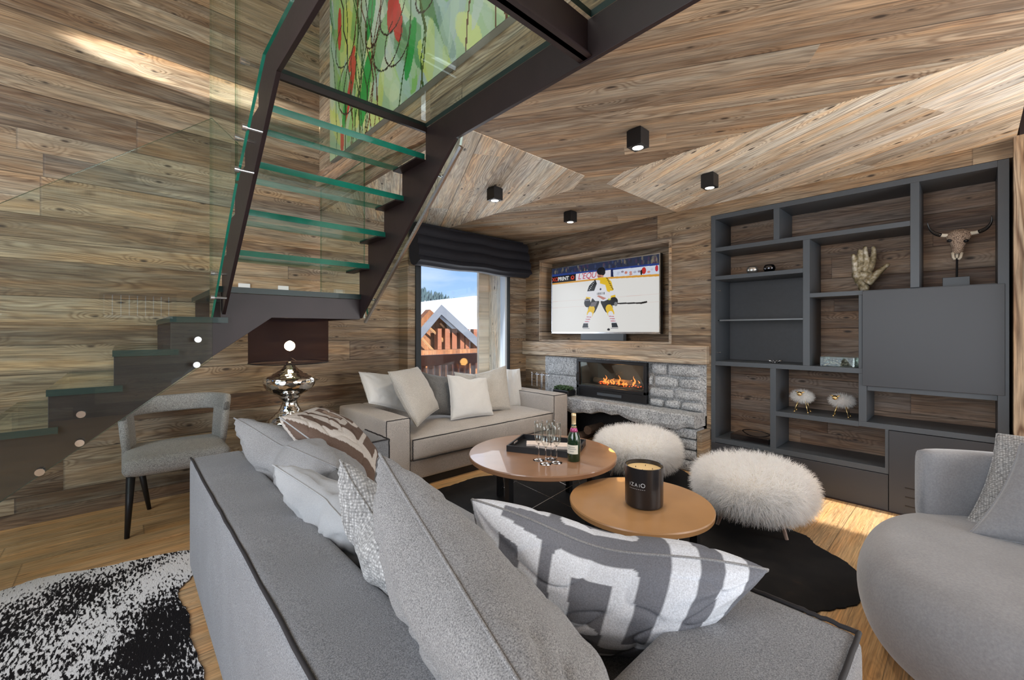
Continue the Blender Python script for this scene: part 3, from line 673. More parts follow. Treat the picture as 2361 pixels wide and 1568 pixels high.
def glass_slab(x0, x1, y0, y1, z0, z1, name='tread', edge='edge', chamfer=0):
    mb = MB(); mb.box(x0, x1, y0, y1, z0, z1); mb.mi = [0, 0, 1, 1, 1, 1]
    o = mb.build(name, [M['pane'], M[edge]], st)
    return o
for k in range(4):
    z = 1.745 + k * rT; y1 = 3.19 - k * .25
    glass_slab(XL + .006, XR, y1 - .28, y1, z + .001, z + .034)
    for x in (XR - .06,):
        mb = MB(); mb.box(x, XR, y1 - .285, y1 - .005, z - .008, z); mb.build('tread_bracket', M['steel'], st)
for k in range(6):
    z = 1.35 - k * rT; x1 = .475 - k * .235
    glass_slab(x1 - .275, x1, 3.05, 4.30, z + .001, z + .034, edge='edged')
glass_slab(.42, 1.31, 3.05, 4.30, 1.536, 1.572, 'landing', 'edged')
glass_slab(XL + .006, XR, 1.03, 2.15, 2.483, 2.51, 'platform', 'edged'); glass_slab(XL + .006, XR, -.3, .97, 2.483, 2.51, 'platform', 'edged')
mb = MB(); mb.box(XL + .006, XR, .985, 1.005, 2.335, 2.482); mb.box(XL + .006, XR, .965, 1.025, 2.335, 2.342); mb.build('cross_beam', M['steel'], st)
mb = MB(); mb.box(XL + .006, XR, 2.135, 2.153, 2.452, 2.482); mb.build('cross_bar', M['steel'], st)
def guard(poly, plane, a, b):
    mb = MB(); mb.prism(poly, plane, a, b, side=1)
    for i in range(len(poly)):
        if abs(poly[i][0] - poly[(i + 1) % len(poly)][0]) < 1e-6: mb.mi[2 + i] = 2
    return mb.build('glass_guard', [M['pane'], M['edge'], M['edgev']], st)
g1 = guard([(3.10, 1.34), (2.325, 1.99), (2.325, 3.45), (3.10, 3.45)], 'YZ', .389, .400)
g2 = guard([(2.31, 2.0), (1.80, 2.34), (-.3, 2.34), (-.3, 3.45), (2.31, 3.45)], 'YZ', .389, .400)
g3 = guard([(-1.05, -.0 + .02), (.392, 1.14), (.392, 2.55), (-.409, 1.885), (-1.9, .66), (-1.9, .02)], 'XZ', 3.008, 3.020)
g4 = guard([(3.06, 1.40), (1.90, 2.28), (1.86, 2.40), (3.10, 1.50)], 'YZ', 1.352, 1.366)
g5 = guard([(3.12, 1.40), (4.07, 1.40), (4.07, 2.60), (3.12, 2.60)], 'YZ', 1.349, 1.36)
mb = MB(); mb.tube([(1.345, 3.08, 1.37), (1.345, 1.86, 2.295)], .014, 6); mb.build('edge_profile', M['steel_in'], st)
def standoff(p, ax, L, g, r=.017):
    mb = MB(); p = Vector(p); q = p + Vector(ax) * L
    mb.tube([p, q], r * .55, 14); mb.tube([q - Vector(ax) * .012, q + Vector(ax) * .006], r, 18); mb.build('standoff', M['steel_in'], g, smooth=False)
for (px, py) in ((187, 955), (184, 1021), (92, 1088), (456, 783), (453, 841)):
    p = onY(3.005, px, py); standoff((p.x, 3.068, p.z), (0, -1, 0), .07, g3, .017)
for (px, py, gg) in ((562, 142, g2), (566, 294, g1), (548, 318, g1), (548, 391, g1), (492, 630, g1), (492, 686, g1)):
    p = onX(.385, px, py); standoff((.448, p.y, p.z), (-1, 0, 0), .07, gg, .014)
for (y, z) in ((2.06, 2.19), (2.95, 1.53)): standoff((1.32, y, z), (1, 0, 0), .05, g4, .012)
# sockets on the wall above the landing
s0 = None
for k, (px, py, lb) in enumerate(((563, 663, 'white wall socket above the stair landing, nearer the glass guard'), (653, 668, 'white wall socket above the stair landing, further right of the two'))):
    p = onY(4.31, px, py); mb = MB(); mb.box(p.x - .045, p.x + .045, 4.298, 4.31, p.z - .035, p.z + .035)
    if s0 is None: s0 = mb.build('wall_socket', M['plastic'], bevel=.004, origin=(p.x, 4.31, p.z)); o = s0
    else: o = s0.copy(); COL.objects.link(o); o.location = (p.x, 4.31, p.z)
    tag(o, lb, 'socket', 'white sockets by the landing')

# ---------------------------------------------------------------- abstract painting up on the gallery wall
PX = 1.375; PY0, PY1, PZ0, PZ1 = 3.90, 1.02, 2.82, 4.35
pt = thing('abstract_painting', (1.42, 2.46, PZ0), 'large abstract painting in green, yellow and red, hung high behind the glass stair', 'painting')
mb = MB(); mb.box(PX + .004, 1.42, PY1, PY0, PZ0, PZ1); mb.build('canvas_edge', plain('canvas_edge', (.42, .43, .42), .7), pt)
cv = Canvas(300, 160, (.64, .70, .58)); pr = random.Random(3)
pal = [(.38, .56, .30), (.76, .76, .42), (.68, .73, .70), (.30, .50, .32), (.84, .82, .52), (.72, .76, .68), (.66, .68, .72), (.50, .66, .38), (.84, .84, .70), (.28, .42, .28), (.75, .76, .74), (.58, .62, .50)]
for k in range(170):
    x, y = pr.random(), pr.random(); cv.ell(x, y, pr.uniform(.012, .045), pr.uniform(.05, .26), pr.choice(pal), pr.uniform(.35, .8), pr.uniform(-.35, .35))
for x, y, rx, ry, ro in ((.16, .70, .02, .16, .25), (.10, .93, .014, .08, 0), (.17, .55, .02, .06, .3), (.42, .50, .03, .14, .1), (.44, .62, .022, .10, -.1), (.08, .3, .015, .12, 0), (.62, .25, .02, .1, .2)):
    cv.ell(x, y, rx, ry, (.72, .22, .20), .85, ro)
for x, y, rx, ry in ((.12, .80, .016, .09), (.26, .78, .03, .17), (.5, .8, .02, .12), (.3, .4, .025, .15)): cv.ell(x, y, rx, ry, (.10, .50, .22), .8, .15)
for k in range(26):
    x = pr.random(); pts = [(x, 1.0)]
    for q in range(9): pts.append((pts[-1][0] + pr.uniform(-.03, .035), 1 - (q + 1) / 9))
    cv.line(pts, pr.uniform(.0038, .006), pr.choice([(.16, .12, .10), (.18, .30, .14), (.35, .2, .12), (.30, .34, .18)]), .5)
for k in range(9):
    cx, cy, r_ = pr.uniform(.1, .9), pr.uniform(.2, .9), pr.uniform(.03, .09); cv.line([(cx + r_ * math.cos(t / 3.), cy + 1.7 * r_ * math.sin(t / 3.)) for t in range(14)], .0042, (.2, .14, .12), .5)
cv.a = np.clip((cv.a - cv.a.mean(2, keepdims=True)) * 1.22 + cv.a.mean(2, keepdims=True) * 1.0 - .03, 0, 1)
picture('canvas', cv, lambda u, v: (PX, PY0 + (PY1 - PY0) * u, PZ1 + (PZ0 - PZ1) * v), vcol('oil_paint', .35, spec=.5), pt)

# spot lamp added out of view, imitating a sun patch on the high planks
us = thing('sun_patch_spot', (-2.96, 3.86, 3.5), 'added out-of-view spotlight on the left wall, imitating a sun patch above the stairs', 'spotlight')
mb = MB(); mb.tube([(-2.96, 3.86, 3.5), (-2.86, 3.86, 3.5)], .012, 8); mb.tube([(-2.88, 3.86, 3.5), (-2.76, 3.877, 3.49)], .035, 16); mb.build('housing', M['black'], us)
l = light('spot_beam', 'SPOT', (-2.74, 3.88, 3.49), 4800, (1, .97, .92), spot_size=R(4.6), spot_blend=.5, shadow_soft_size=.015)
l.rotation_euler = (Vector((.38, 4.31, 3.34)) - Vector((-2.74, 3.88, 3.49))).to_track_quat('-Z', 'Y').to_euler(); l.parent = us; l.location = Vector((-2.74, 3.88, 3.49)) - world_loc(us)
# ---------------------------------------------------------------- television wall
tv = thing('television', (4.27, 2.95, 1.27), 'flat television showing an ice hockey player, mounted in the wall niche', 'television')
TX = 4.13; TY0, TY1, TZ0, TZ1 = 3.711, 2.193, 1.272, 2.120
mb = MB(); mb.box(TX + .004, TX + .055, TY1, TY0, TZ0, TZ1); mb.build('back_casing', M['black'], tv, bevel=.004)
mb = MB(); k = .012
for b in ((TY1, TY0, TZ1 - k, TZ1), (TY1, TY0, TZ0, TZ0 + k * 1.7), (TY1, TY1 + k, TZ0 + k, TZ1 - k), (TY0 - k, TY0, TZ0 + k, TZ1 - k)): mb.box(TX - .006, TX + .004, *b)
mb.build('bezel', M['steel_in'], tv)
mb = MB(); mb.box(TX + .055, 4.27, 2.7, 3.2, 1.5, 1.9); mb.build('wall_mount', M['black'], tv)
cv = Canvas(440, 250, (.90, .895, .88))
A_ = 250 / 440
def pl(c, *p, al=1): cv.poly([(a, b) for a, b in p], c, al)
pl((.17, .20, .30), (0, 0), (1, 0), (1, .16), (0, .10)); hr = random.Random(5)
for q in range(90):
    x, y = hr.random(), hr.random() * .12; cv.ell(x, y, .008, .03, hr.choice([(.25, .3, .45), (.4, .38, .35), (.15, .17, .2), (.55, .5, .4), (.3, .2, .3)]), .6)
pl((.16, .25, .52), (0, .085), (1, .115), (1, .165), (0, .12))
pl((.07, .06, .08), (0, .12), (.26, .12), (.26, .225), (0, .225))
pl((.88, .87, .90), (.262, .12), (.60, .125), (.60, .225), (.262, .225))
pl((.83, .86, .92), (.62, .13), (1, .14), (1, .255), (.62, .235))
pl((.10, .14, .3), (.60, .12), (.62, .12), (.625, .24), (.60, .24))
pl((.85, .62, .25), (0, .225), (.6, .225), (1, .255), (1, .285), (.6, .25), (0, .25))
cv.ell(.225, .17, .018, .03, (.85, .25, .15)); cv.ell(.225, .165, .009, .015, (.07, .06, .08))
for q in range(16): cv.ell(hr.uniform(.66, .96), hr.uniform(.17, .22), .012, .014, hr.choice([(.8, .45, .35), (.75, .78, .85), (.5, .4, .45)]), .7)
cv.ell(.88, .19, .018, .045, (.75, .2, .18)); cv.ell(.86, .21, .008, .035, (.12, .12, .14)); cv.ell(.98, .18, .012, .04, (.75, .2, .25))
for y in (.52, .62): cv.line([(0, y), (1, y - .01)], .003, (.88, .80, .78), A_)

BK, YL, WH, SK = (.09, .085, .10), (.90, .74, .12), (.88, .88, .90), (.80, .58, .48)
# stick, legs, skates
cv.line([(.60, .60), (.865, .615)], .011, (.12, .11, .12), A_); cv.line([(.855, .617), (.90, .605)], .014, (.16, .15, .15), A_)
for s, hip, knee, ank in ((-1, (.455, .56), (.415, .70), (.362, .885)), (1, (.545, .56), (.588, .70), (.630, .885))):
    cv.line([hip, ((hip[0] + knee[0]) / 2, .63), (knee[0] + .008 * -s, .665)], .078, BK, A_)
    cv.line([(knee[0] - s * .004, .665), (knee[0] + s * .012, .735)], .062, YL, A_); cv.line([(knee[0] + s * .010, .745), ank], .046, WH, A_)
    for q in range(3): xx = knee[0] + (ank[0] - knee[0]) * (.42 + q * .18); yy = knee[1] + (ank[1] - knee[1]) * (.42 + q * .18); cv.line([(xx - .02, yy), (xx + .02, yy + .004)], .006, (.78, .45, .47), A_)
    pl((.17, .19, .22), (ank[0] - .024, ank[1] - .012), (ank[0] + .022, ank[1] - .012), (ank[0] + (.036 if s > 0 else .024), ank[1] + .05), (ank[0] - (.036 if s < 0 else .02), ank[1] + .05)); cv.line([(ank[0] - .03, ank[1] + .062), (ank[0] + .035, ank[1] + .062)], .004, (.5, .5, .55), A_)
pl((.42, .40, .42), (.418, .57), (.475, .56), (.455, .63), (.405, .63))
# jersey
pl(WH, (.435, .26), (.56, .24), (.60, .42), (.575, .54), (.54, .56), (.455, .55), (.415, .48))
pl(BK, (.455, .235), (.47, .30), (.445, .40), (.40, .43), (.375, .40), (.395, .32))
pl(WH, (.375, .40), (.44, .40), (.405, .51), (.365, .50)); pl(YL, (.365, .48), (.41, .49), (.40, .52), (.36, .51))
pl(YL, (.50, .215), (.56, .22), (.605, .29), (.625, .41), (.60, .45), (.565, .42), (.55, .33), (.50, .30)); pl(WH, (.59, .42), (.635, .42), (.64, .50), (.60, .52))
pl(YL, (.60, .49), (.64, .48), (.645, .53), (.60, .54))
for q in range(7): cv.line([(.56 + q * .0085, .235 + q * .026), (.572 + q * .0085, .243 + q * .026)], .006, BK, A_)
for q in range(6): cv.line([(.44 - q * .009, .265 + q * .022), (.447 - q * .009, .272 + q * .022)], .004, WH, A_)
cv.ell(.505, .385, .008, .017, (.2, .2, .3)); 
for q in range(6): cv.line([(.475 + q * .013, .435), (.475 + q * .013, .46)], .006, BK, A_)
pl((.75, .5, .45), (.47, .48), (.49, .47), (.56, .52), (.53, .54))
cv.ell(.378, .57, .032, .065, BK); cv.ell(.375, .53, .028, .012, (.5, .5, .52)); cv.ell(.625, .57, .038, .06, BK); cv.ell(.645, .61, .015, .03, (.5, .5, .5))
pl((.8, .8, .2), (.575, .53), (.6, .53), (.6, .55), (.575, .55))
cv.ell(.505, .185, .03, .055, SK); cv.ell(.51, .125, .04, .055, BK); cv.ell(.53, .15, .02, .04, (.12, .12, .14)); cv.ell(.50, .235, .03, .02, YL)
cv.ell(.495, .20, .018, .012, (.62, .40, .36))
cv.ell(.58, .965, .013, .017, (.10, .10, .13))
picture('screen', cv, lambda u, v: (TX - .001, TY0 - k + (TY1 - TY0 + 2 * k) * u, TZ1 - k + (TZ0 + 2.7 * k - TZ1) * v), vcol('tv_screen', .25, emit=.60, spec=.4), tv)
RY = (R(90), 0, R(-90))
def tvt(s, u, v, size, m, **kk): text_obj(s, tv, m, size, (TX - .003, TY0 + (TY1 - TY0) * u, TZ1 + (TZ0 - TZ1) * v), RY, **kk)
mw, mr, mo = glow('screen_white', (.8, .8, .8), .6), glow('screen_red', (.62, .05, .10), .6), glow('screen_orange', (.55, .06, .03), .6)
tvt('XO', .008, .203, .066, mo, bold=.002); tvt('PRINT', .072, .203, .066, mw, bold=.002); tvt("L'EQU", .285, .215, .10, mr, shear=.25)
sb = [onX(4.12, 1342, 771), onX(4.12, 1440, 782)]
mb = MB(); mb.box(4.09, 4.16, sb[0].y, sb[1].y, NZ0 + .0125, sb[0].z + .01); tag(mb.build('soundbar', M['graphite'], bevel=.006, origin=(4.12, 2.9, NZ0 + .0125)), 'slim dark grey soundbar lying in the niche under the television', 'soundbar')

# mantel beam
mb = MB(); ys = [4.119, 3.6, 3.0, 2.4, 1.9, 1.662]; 
top = [(y, 1.172 + .004 * math.sin(y * 3)) for y in ys]; bt = [(y, .992 + .006 * math.sin(y * 2.3)) for y in ys]
mb.prism(top + bt[::-1], 'YZ', 3.985, 4.0595); tag(mb.build('mantel_beam', M['beam'], bevel=.008, origin=(4.03, 2.9, .99)), 'pale rough-sawn double mantel timber above the fireplace', 'mantel')

# ---------------------------------------------------------------- fireplace
fp = thing('fireplace', (4.06, 2.72, 0), 'hewn grey granite fireplace with black glazed firebox and stone ledge', 'fireplace')
mb = MB(); fr_ = random.Random(2)
mb.box(4.05, 4.20, 1.692, 2.283, .50, .984); mb.box(4.05, 4.20, 3.205, 3.739, .50, .984); mb.box(4.05, 4.20, 2.283, 3.205, .972, .984); mb.box(4.05, 4.20, 2.283, 3.205, .50, .538)
rows = [(.86, .982), (.735, .855), (.625, .73), (.532, .62)]
for i, (z0, z1) in enumerate(rows):
    y = 1.70 + fr_.uniform(0, .05)
    while y < 2.26:
        w_ = min(fr_.uniform(.17, .33), 2.276 - y)
        if w_ > .05: mb.soft(4.018 + fr_.uniform(0, .018), 4.09, y, y + w_ - .010, z0, z1 - .008, .03, (.022, 0, 0), 8, .004, i)
        y += w_
for i, (z0, z1) in enumerate([(.76, .982), (.532, .755)]): mb.soft(4.03, 4.07, 3.21, 3.735, z0, z1 - .005, .008, (.004, 0, 0), 8, .002, i)
mb.build('stone_surround', M['granite'], fp, smooth=True)
mb = MB(); nb = 26; y0, y1 = 1.70, 4.05
for i in range(nb + 1):
    y = y0 + (y1 - y0) * i / nb; d = .012 * math.sin(i * 1.7) + .008 * math.sin(i * 3.1)
    bz = .385 + .03 * math.sin(i * .55 + 2.2) + .012 * math.sin(i * 2.3)
    for (x, z) in ((4.055, .53), (3.83 + d, .528), (3.815 + d, .515), (3.812 + d * 1.3, bz + .05), (3.83 + d, bz + .01), (3.86 + d, bz), (4.055, bz)): mb.v.append((x, y, z))
for i in range(nb):
    for j in range(7): a = i * 7 + j; q = i * 7 + (j + 1) % 7; mb.f.append([a, q, q + 7, a + 7]); mb.mi.append(0)
mb.f.append(list(range(7))); mb.mi.append(0); mb.f.append([nb * 7 + j for j in range(7)][::-1]); mb.mi.append(0)
mb.build('hearth_slab', M['granite'], fp)
mb = MB()
for i, z in enumerate((.0, .10, .20, .30)): mb.soft(3.87, 4.055, 1.71, 1.97 - .01 * (i % 2), z + .003, z + .095, .015, (.008, .008, 0), 5, .004, i)
mb.build('stone_pier', M['granite'], fp, smooth=True)
mb = MB(); mb.box(3.875, 4.055, 1.655, 1.70, 0, .38); mb.build('timber_edge', M['wall_y'], fp)
mb = MB(); mb.box(4.40, 4.435, 1.97, 3.739, 0, .5); mb.box(4.06, 4.43, 1.975, 2.0, 0, .5); mb.build('log_recess', M['ash'], fp)
FY0, FY1, FZ0, FZ1 = 2.285, 3.203, .540, .972
mb = MB(); mb.box(4.37, 4.385, FY0 + .05, FY1 - .05, FZ0 + .02, FZ1 - .03); mb.box(4.05, 4.37, FY0 + .04, FY0 + .05, FZ0 + .02, FZ1 - .03); mb.box(4.05, 4.37, FY1 - .05, FY1 - .04, FZ0 + .02, FZ1 - .03)
mb.box(4.05, 4.37, FY0 + .04, FY1 - .04, FZ0 + .12, FZ0 + .135); mb.box(4.05, 4.37, FY0 + .04, FY1 - .04, FZ1 - .035, FZ1 - .02); mb.build('firebox', M['ash'], fp)
door = MB(); k = .035
for b in ((FY0, FY1, FZ1 - k, FZ1), (FY0, FY1, FZ0 + .09, FZ0 + .125), (FY0, FY0 + k, FZ0, FZ1 - k), (FY1 - k, FY1, FZ0, FZ1 - k)): door.box(4.005, 4.05, *b)
door.box(4.012, 4.05, FY0 + k, FY1 - k, FZ0, FZ0 + .09); dr = door.build('firebox_frame', M['black'], fp, bevel=.004)
mb = MB(); mb.box(4.008, 4.012, FY0 + .3, FY0 + .62, FZ0 + .03, FZ0 + .06); mb.build('vent_grille', M['graphite'], dr)
mb = MB(); mb.box(4.022, 4.026, FY0 + k, FY1 - k, FZ0 + .125, FZ1 - k); mb.build('fire_glass', M['pane'], dr)
mb = MB(); mb.tube([(4.0, FY1 - .02, .70), (3.985, FY1 - .02, .72), (3.985, FY1 - .02, .79), (4.0, FY1 - .02, .81)], .007, 8); mb.build('handle', M['black'], dr)
for i in range(4):
    mb = MB(); y = 2.42 + i * .13; mb.tube([(4.14 + .05 * (i % 2), y, .70 + .02 * i % .03), (4.22, y + .28, .715)], [.03, .034], 9); mb.build('burning_log', M['log'], fp)
mb = MB()
for i in range(90): c_ = (fr_.uniform(4.08, 4.26), fr_.uniform(2.42, 2.98), .685 + fr_.uniform(0, .03)); s_ = fr_.uniform(.004, .012); mb.ell(c_, (s_, s_, s_ * .7), 6, 4)
tag(mb.build('embers', M['ember'], fp), kind='stuff')
mb = MB()
for i in range(15):
    y = 2.47 + i * .033 + fr_.uniform(-.01, .01); x = fr_.uniform(4.10, 4.2); h = fr_.uniform(.03, .10) * (1.2 if i in (1, 6, 11, 12) else .7)
    pts = [(x, y + .012 * math.sin(q * 1.3 + i), .70 + h * q / 6) for q in range(7)]; mb.tube(pts, [.010, .013, .011, .008, .006, .003, .001], 7)
tag(mb.build('flames', M['flame'], fp, smooth=True), kind='stuff')
l = light('fire_glow', 'POINT', (4.13, 2.7, .80), 2.0, (1, .42, .12), shadow_soft_size=.06); l.parent = fp; l.location = Vector((4.13, 2.7, .80)) - world_loc(fp)
# firewood under the ledge
lg = None
for i, (y, z, yy) in enumerate([(3.15, .055, .3), (2.9, .055, .28), (2.68, .05, .33), (3.02, .15, .3), (2.78, .145, .26), (2.45, .055, .3)]):
    mb = MB(); mb.tube([(3.98, y, z), (4.28, y + .02, z)], [.052, .048], 9)
    o = mb.build('firewood_log', M['log'], origin=(4.1, y, 0)); tag(o, ('leftmost firewood log under the stone ledge', 'firewood log under the ledge, second from the left on the floor', 'firewood log under the ledge, third from the left on the floor', 'firewood log resting on top at the left of the recess', 'firewood log resting on top at the right of the pile', 'rightmost firewood log under the ledge, lying apart')[i], 'log', 'firewood logs under the fireplace ledge')
# fire tools
ft = thing('fire_tool_set', (3.93, 3.74, .53), 'polished steel fireplace tools hanging on a stand behind the sofa arm', 'fire tools')
def FT(px, py): return onX(3.93, px, py)
zt = FT(1248, 864).z; ya, yb = FT(1229, 862).y, FT(1267, 862).y
mb = MB(); mb.box(3.86, 4.0, yb - .02, ya + .02, .531, .545); mb.build('base', M['steel_in'], ft)
mb = MB(); mb.tube([(3.93, ya, zt), (3.93, yb, zt)], .006, 8); mb.tube([(3.93, (ya + yb) / 2, .54), (3.93, (ya + yb) / 2, zt)], .008, 8); mb.build('stand', M['steel_in'], ft)
for i in range(4):
    y = ya + (yb - ya) * (i + .1) / 3.2; mb = MB(); mb.tube([(3.90, y, zt + .012), (3.90, y, .60)], .0055, 8); mb.ell((3.90, y, zt + .02), (.012,) * 3, 10, 6); mb.build('tool', M['steel_in'], ft)
# basket with greenery
bk = onX(3.95, 1300, 893); bs = thing('log_basket', (3.93, bk.y, .53), 'dark basket with green moss on the stone ledge beside the firebox', 'basket')
mb = MB(); mb.box(3.86, 4.0, bk.y - .14, bk.y + .10, .531, .60); mb.build('basket_body', M['black'], bs, bevel=.01)
mb = MB()
for i in range(160): c_ = (fr_.uniform(3.87, 3.99), bk.y + fr_.uniform(-.13, .09), .60 + fr_.uniform(0, .04)); mb.ell(c_, (.012, .014, .010), 5, 4)
tag(mb.build('moss', M['green'], bs), kind='stuff')

# ---------------------------------------------------------------- shelving unit
sh = thing('shelving_unit', (4.06, .74, 0), 'dark graphite built-in shelving wall with open compartments and flat doors', 'shelving')
XF, XB, XK = 4.052, 4.428, 4.425
def board(y0, y1, z0, z1, name='shelf', m=None, x0=XF, x1=XB):
    mb = MB(); mb.box(x0, x1, y0, y1, z0, z1); return mb.build(name, m or M['graphite'], sh, bevel=.0015)
board(1.608, 1.646, 0, 2.376, 'side_panel'); board(-.163, -.115, 0, 2.376, 'side_panel'); board(-.115, 1.608, 2.335, 2.376, 'top_panel')
board(.287, 1.608, 2.038, 2.075); board(.921, 1.608, 1.775, 1.811); board(.544, .875, 1.571, 1.605); board(-.115, .544, 1.571, 1.605, x0=XF + .022)
board(.545, 1.608, .985, 1.024); board(.569, 1.113, .588, .627); board(.40, 1.608, .272, .314); board(-.115, .569, .592, .630)
board(1.088, 1.131, 2.075, 2.335, 'divider'); board(.875, .921, 1.024, 2.038, 'divider'); board(.241, .287, 1.605, 2.335, 'divider')
board(.523, .569, .630, .985, 'divider'); board(.548, .569, 1.024, 1.571, 'divider'); board(1.113, 1.157, .314, .985, 'divider'); board(.40, .42, .314, .592, 'divider')
board(.921, 1.608, 1.024, 1.775, 'back_panel', M['darkback'], 4.40, 4.428)
board(-.145, .546, .898, 1.598, 'door', M['graphite2'], XF - .012, XF + .008)
board(-.115, .523, .860, .895, 'shelf', x0=XF + .022)
board(.403, 1.640, .012, .268, 'drawer_front', M['graphite2'], XF - .004, XF + .016)
dd = board(-.150, .399, .012, .588, 'door', M['graphite2'], XF - .004, XF + .016)
for z in (.200, .137, .074):
    mb = MB(); mb.box(XF - .0055, XF - .0035, .02, .313, z - .004, z + .004); mb.build('vent_slot', M['black'], dd)
board(-.16, 1.64, 0, .012, 'plinth', M['steel'])
mb = MB(); mb.box(4.11, 4.39, .922, 1.607, 1.398, 1.406); mb.build('glass_shelf', [pane('shelf_glass', (.8, .85, .85))], sh)
mb = MB(); mb.box(4.105, 4.11, .922, 1.59, 1.396, 1.408); mb.build('glass_shelf_edge', M['steel_dim'], sh)
for z in (1.68, 1.10): mb = MB(); mb.tube([(4.12, 1.608, z), (4.12, 1.585, z)], .007, 8); mb.build('shelf_clip', M['steel_in'], sh)
# bowls
def bowl(px, col, lb):
    p = onX(4.16, px, 626); t = thing('tealight_bowl', (4.16, p.y, 1.812), lb, 'bowl', 'round metal tealight bowls on the shelf')
    mb = MB(); mb.lathe([(.018, 0), (.038, .012), (.048, .035), (.042, .058), (.034, .068), (.030, .066), (.038, .056), (.043, .034), (.034, .015), (.0001, .008)], (4.16, p.y, 1.812), 28); mb.build('bowl_body', col, t, smooth=True)
    mb = MB(); mb.lathe([(.0001, .03), (.037, .03)], (4.16, p.y, 1.812), 20); mb.build('gilded_inside', M['gold'], t)
bowl(1735, M['silver'], 'mottled silver bowl on the second shelf, left of the dark one'); bowl(1774, plain('black_chrome', (.10, .10, .11), .15, 1.), 'shiny black bowl with gold inside on the second shelf')
# little dish and crystal box
p = onX(4.2, 1787, 834); mb = MB()
for i in range(12): a = i * math.pi / 6; mb.tube([(4.2, p.y, 1.03), (4.2 + .03 * math.cos(a), p.y + .03 * math.sin(a), 1.034), (4.2 + .055 * math.cos(a), p.y + .055 * math.sin(a), 1.05)], [.006, .007, .002], 6)
mb.lathe([(.0001, 0), (.028, .0), (.032, .008)], (4.2, p.y, 1.025), 16); tag(mb.build('flower_dish', M['steel_in'], smooth=True, origin=(4.2, p.y, 1.025)), 'small silver flower-shaped dish in the dark-backed compartment', 'dish')
p0, p1 = onX(4.10, 1891, 840), onX(4.10, 1970, 840)
cb = thing('crystal_box', (4.17, (p0.y + p1.y) / 2, 1.025), 'clear acrylic box of game pieces on the narrow shelf beside the large door', 'box')
mb = MB(); 
for b in ((4.10, 4.106), (4.27, 4.276)): mb.box(b[0], b[1], p1.y, p0.y, 1.026, 1.09)
mb.box(4.106, 4.27, p1.y, p1.y + .006, 1.026, 1.09); mb.box(4.106, 4.27, p0.y - .006, p0.y, 1.026, 1.09); mb.box(4.10, 4.276, p1.y, p0.y, 1.09, 1.098); mb.build('acrylic_case', M['pane'], cb)
cr_ = random.Random(4); mb = MB()
for i in range(70):
    x, y, z = cr_.uniform(4.112, 4.26), cr_.uniform(p1.y + .012, p0.y - .012), 1.03 + cr_.uniform(0, .048); mb.ell((x, y, z), (.007, .010, .007), 6, 4)
tag(mb.build('game_pieces', M['silver'], cb), kind='stuff')
# set-top box
p0, p1 = onX(4.10, 1684, 1010), onX(4.10, 1773, 1020)
sx = thing('set_top_box', (4.2, 1.3, .315), 'black set-top box with a cable on the bottom left shelf', 'box')
mb = MB(); mb.box(4.10, 4.33, p1.y, p0.y, .316, .365); mb.build('casing', M['blackgloss'], sx, bevel=.004)
mb = MB(); mb.tube(bezier([(4.34, p0.y, .33), (4.30, p0.y - .03, .40), (4.22, p0.y - .15, .41), (4.25, p1.y + .05, .39), (4.34, p1.y + .03, .35)], 16), .004, 6); mb.build('cable', M['black'], sx, smooth=True)
# plaster hand
def hp(a, b, x=4.22): return onX(x, 1960 + .2806 * a, 260 + .2806 * b)
mb = MB()
fs = [([(45, 1330), (42, 1270), (32, 1215), (25, 1172)], [.024, .018, .016, .013]), ([(75, 1310), (84, 1245), (80, 1185), (77, 1136)], [.026, .019, .017, .014]), ([(115, 1305), (132, 1230), (130, 1165), (122, 1108)], [.027, .020, .018, .014]),
      ([(150, 1310), (180, 1255), (203, 1185), (192, 1110)], [.027, .020, .018, .014]), ([(140, 1400), (195, 1345), (245, 1300), (308, 1250)], [.034, .027, .021, .015])]
for q, (pts, rr) in enumerate(fs):
    P3 = [hp(a, b, 4.22 - (.0, .006, .016, .022)[i] - (.01 if q == 4 else 0)) for i, (a, b) in enumerate(pts)]
    mb.tube(bezier(P3, 10), [rr[0] + (rr[-1] - rr[0]) * i / 10 for i in range(11)], 12); e_ = P3[-1]; mb.ell(e_, (rr[-1],) * 3, 12, 8)
for (a, b, r_) in ((65, 1335, .040), (110, 1330, .046), (90, 1375, .044), (130, 1360, .042), (105, 1410, .036), (112, 1440, .034)): c_ = hp(a, b, 4.225); mb.ell(c_, (.026, r_, r_), 16, 10)
ho = mb.build('hand_sculpture', M['hand'], origin=hp(105, 1440)); rm = ho.modifiers.new('remesh', 'REMESH'); rm.mode = 'VOXEL'; rm.voxel_size = .0045; rm.use_smooth_shade = True
ho.modifiers.new('smooth', 'SMOOTH').iterations = 3
tag(ho, 'gold and cream plaster hand sculpture with spread fingers, in the shelving', 'sculpture')
# horned skull
XS_ = 4.24
sk = thing('bull_skull', hp(877, 1410, XS_), 'carved bull skull with black horns on a stand in the top right compartment', 'skull')
secs = [(962, 20, 35, .02), (985, 0, 88, .045), (1010, 0, 102, .055), (1040, 0, 92, .06), (1080, 0, 62, .055), (1120, 0, 48, .045), (1160, 0, 40, .035)]
mb = MB(); nn = 20
for (b, da, hw, dp) in secs:
    c_ = hp(895 - (b - 962) * .06, b, XS_); hwm = 1.12 * abs(hp(895 + hw, b, XS_).y - hp(895, b, XS_).y)
    for j in range(nn): t = 2 * math.pi * j / nn; mb.v.append((c_.x - dp * .6 * math.cos(t) - .01, c_.y + hwm * math.sin(t), c_.z))
for i in range(len(secs) - 1):
    for j in range(nn): q = (j + 1) % nn; mb.f.append([i * nn + j, i * nn + q, (i + 1) * nn + q, (i + 1) * nn + j]); mb.mi.append(0)
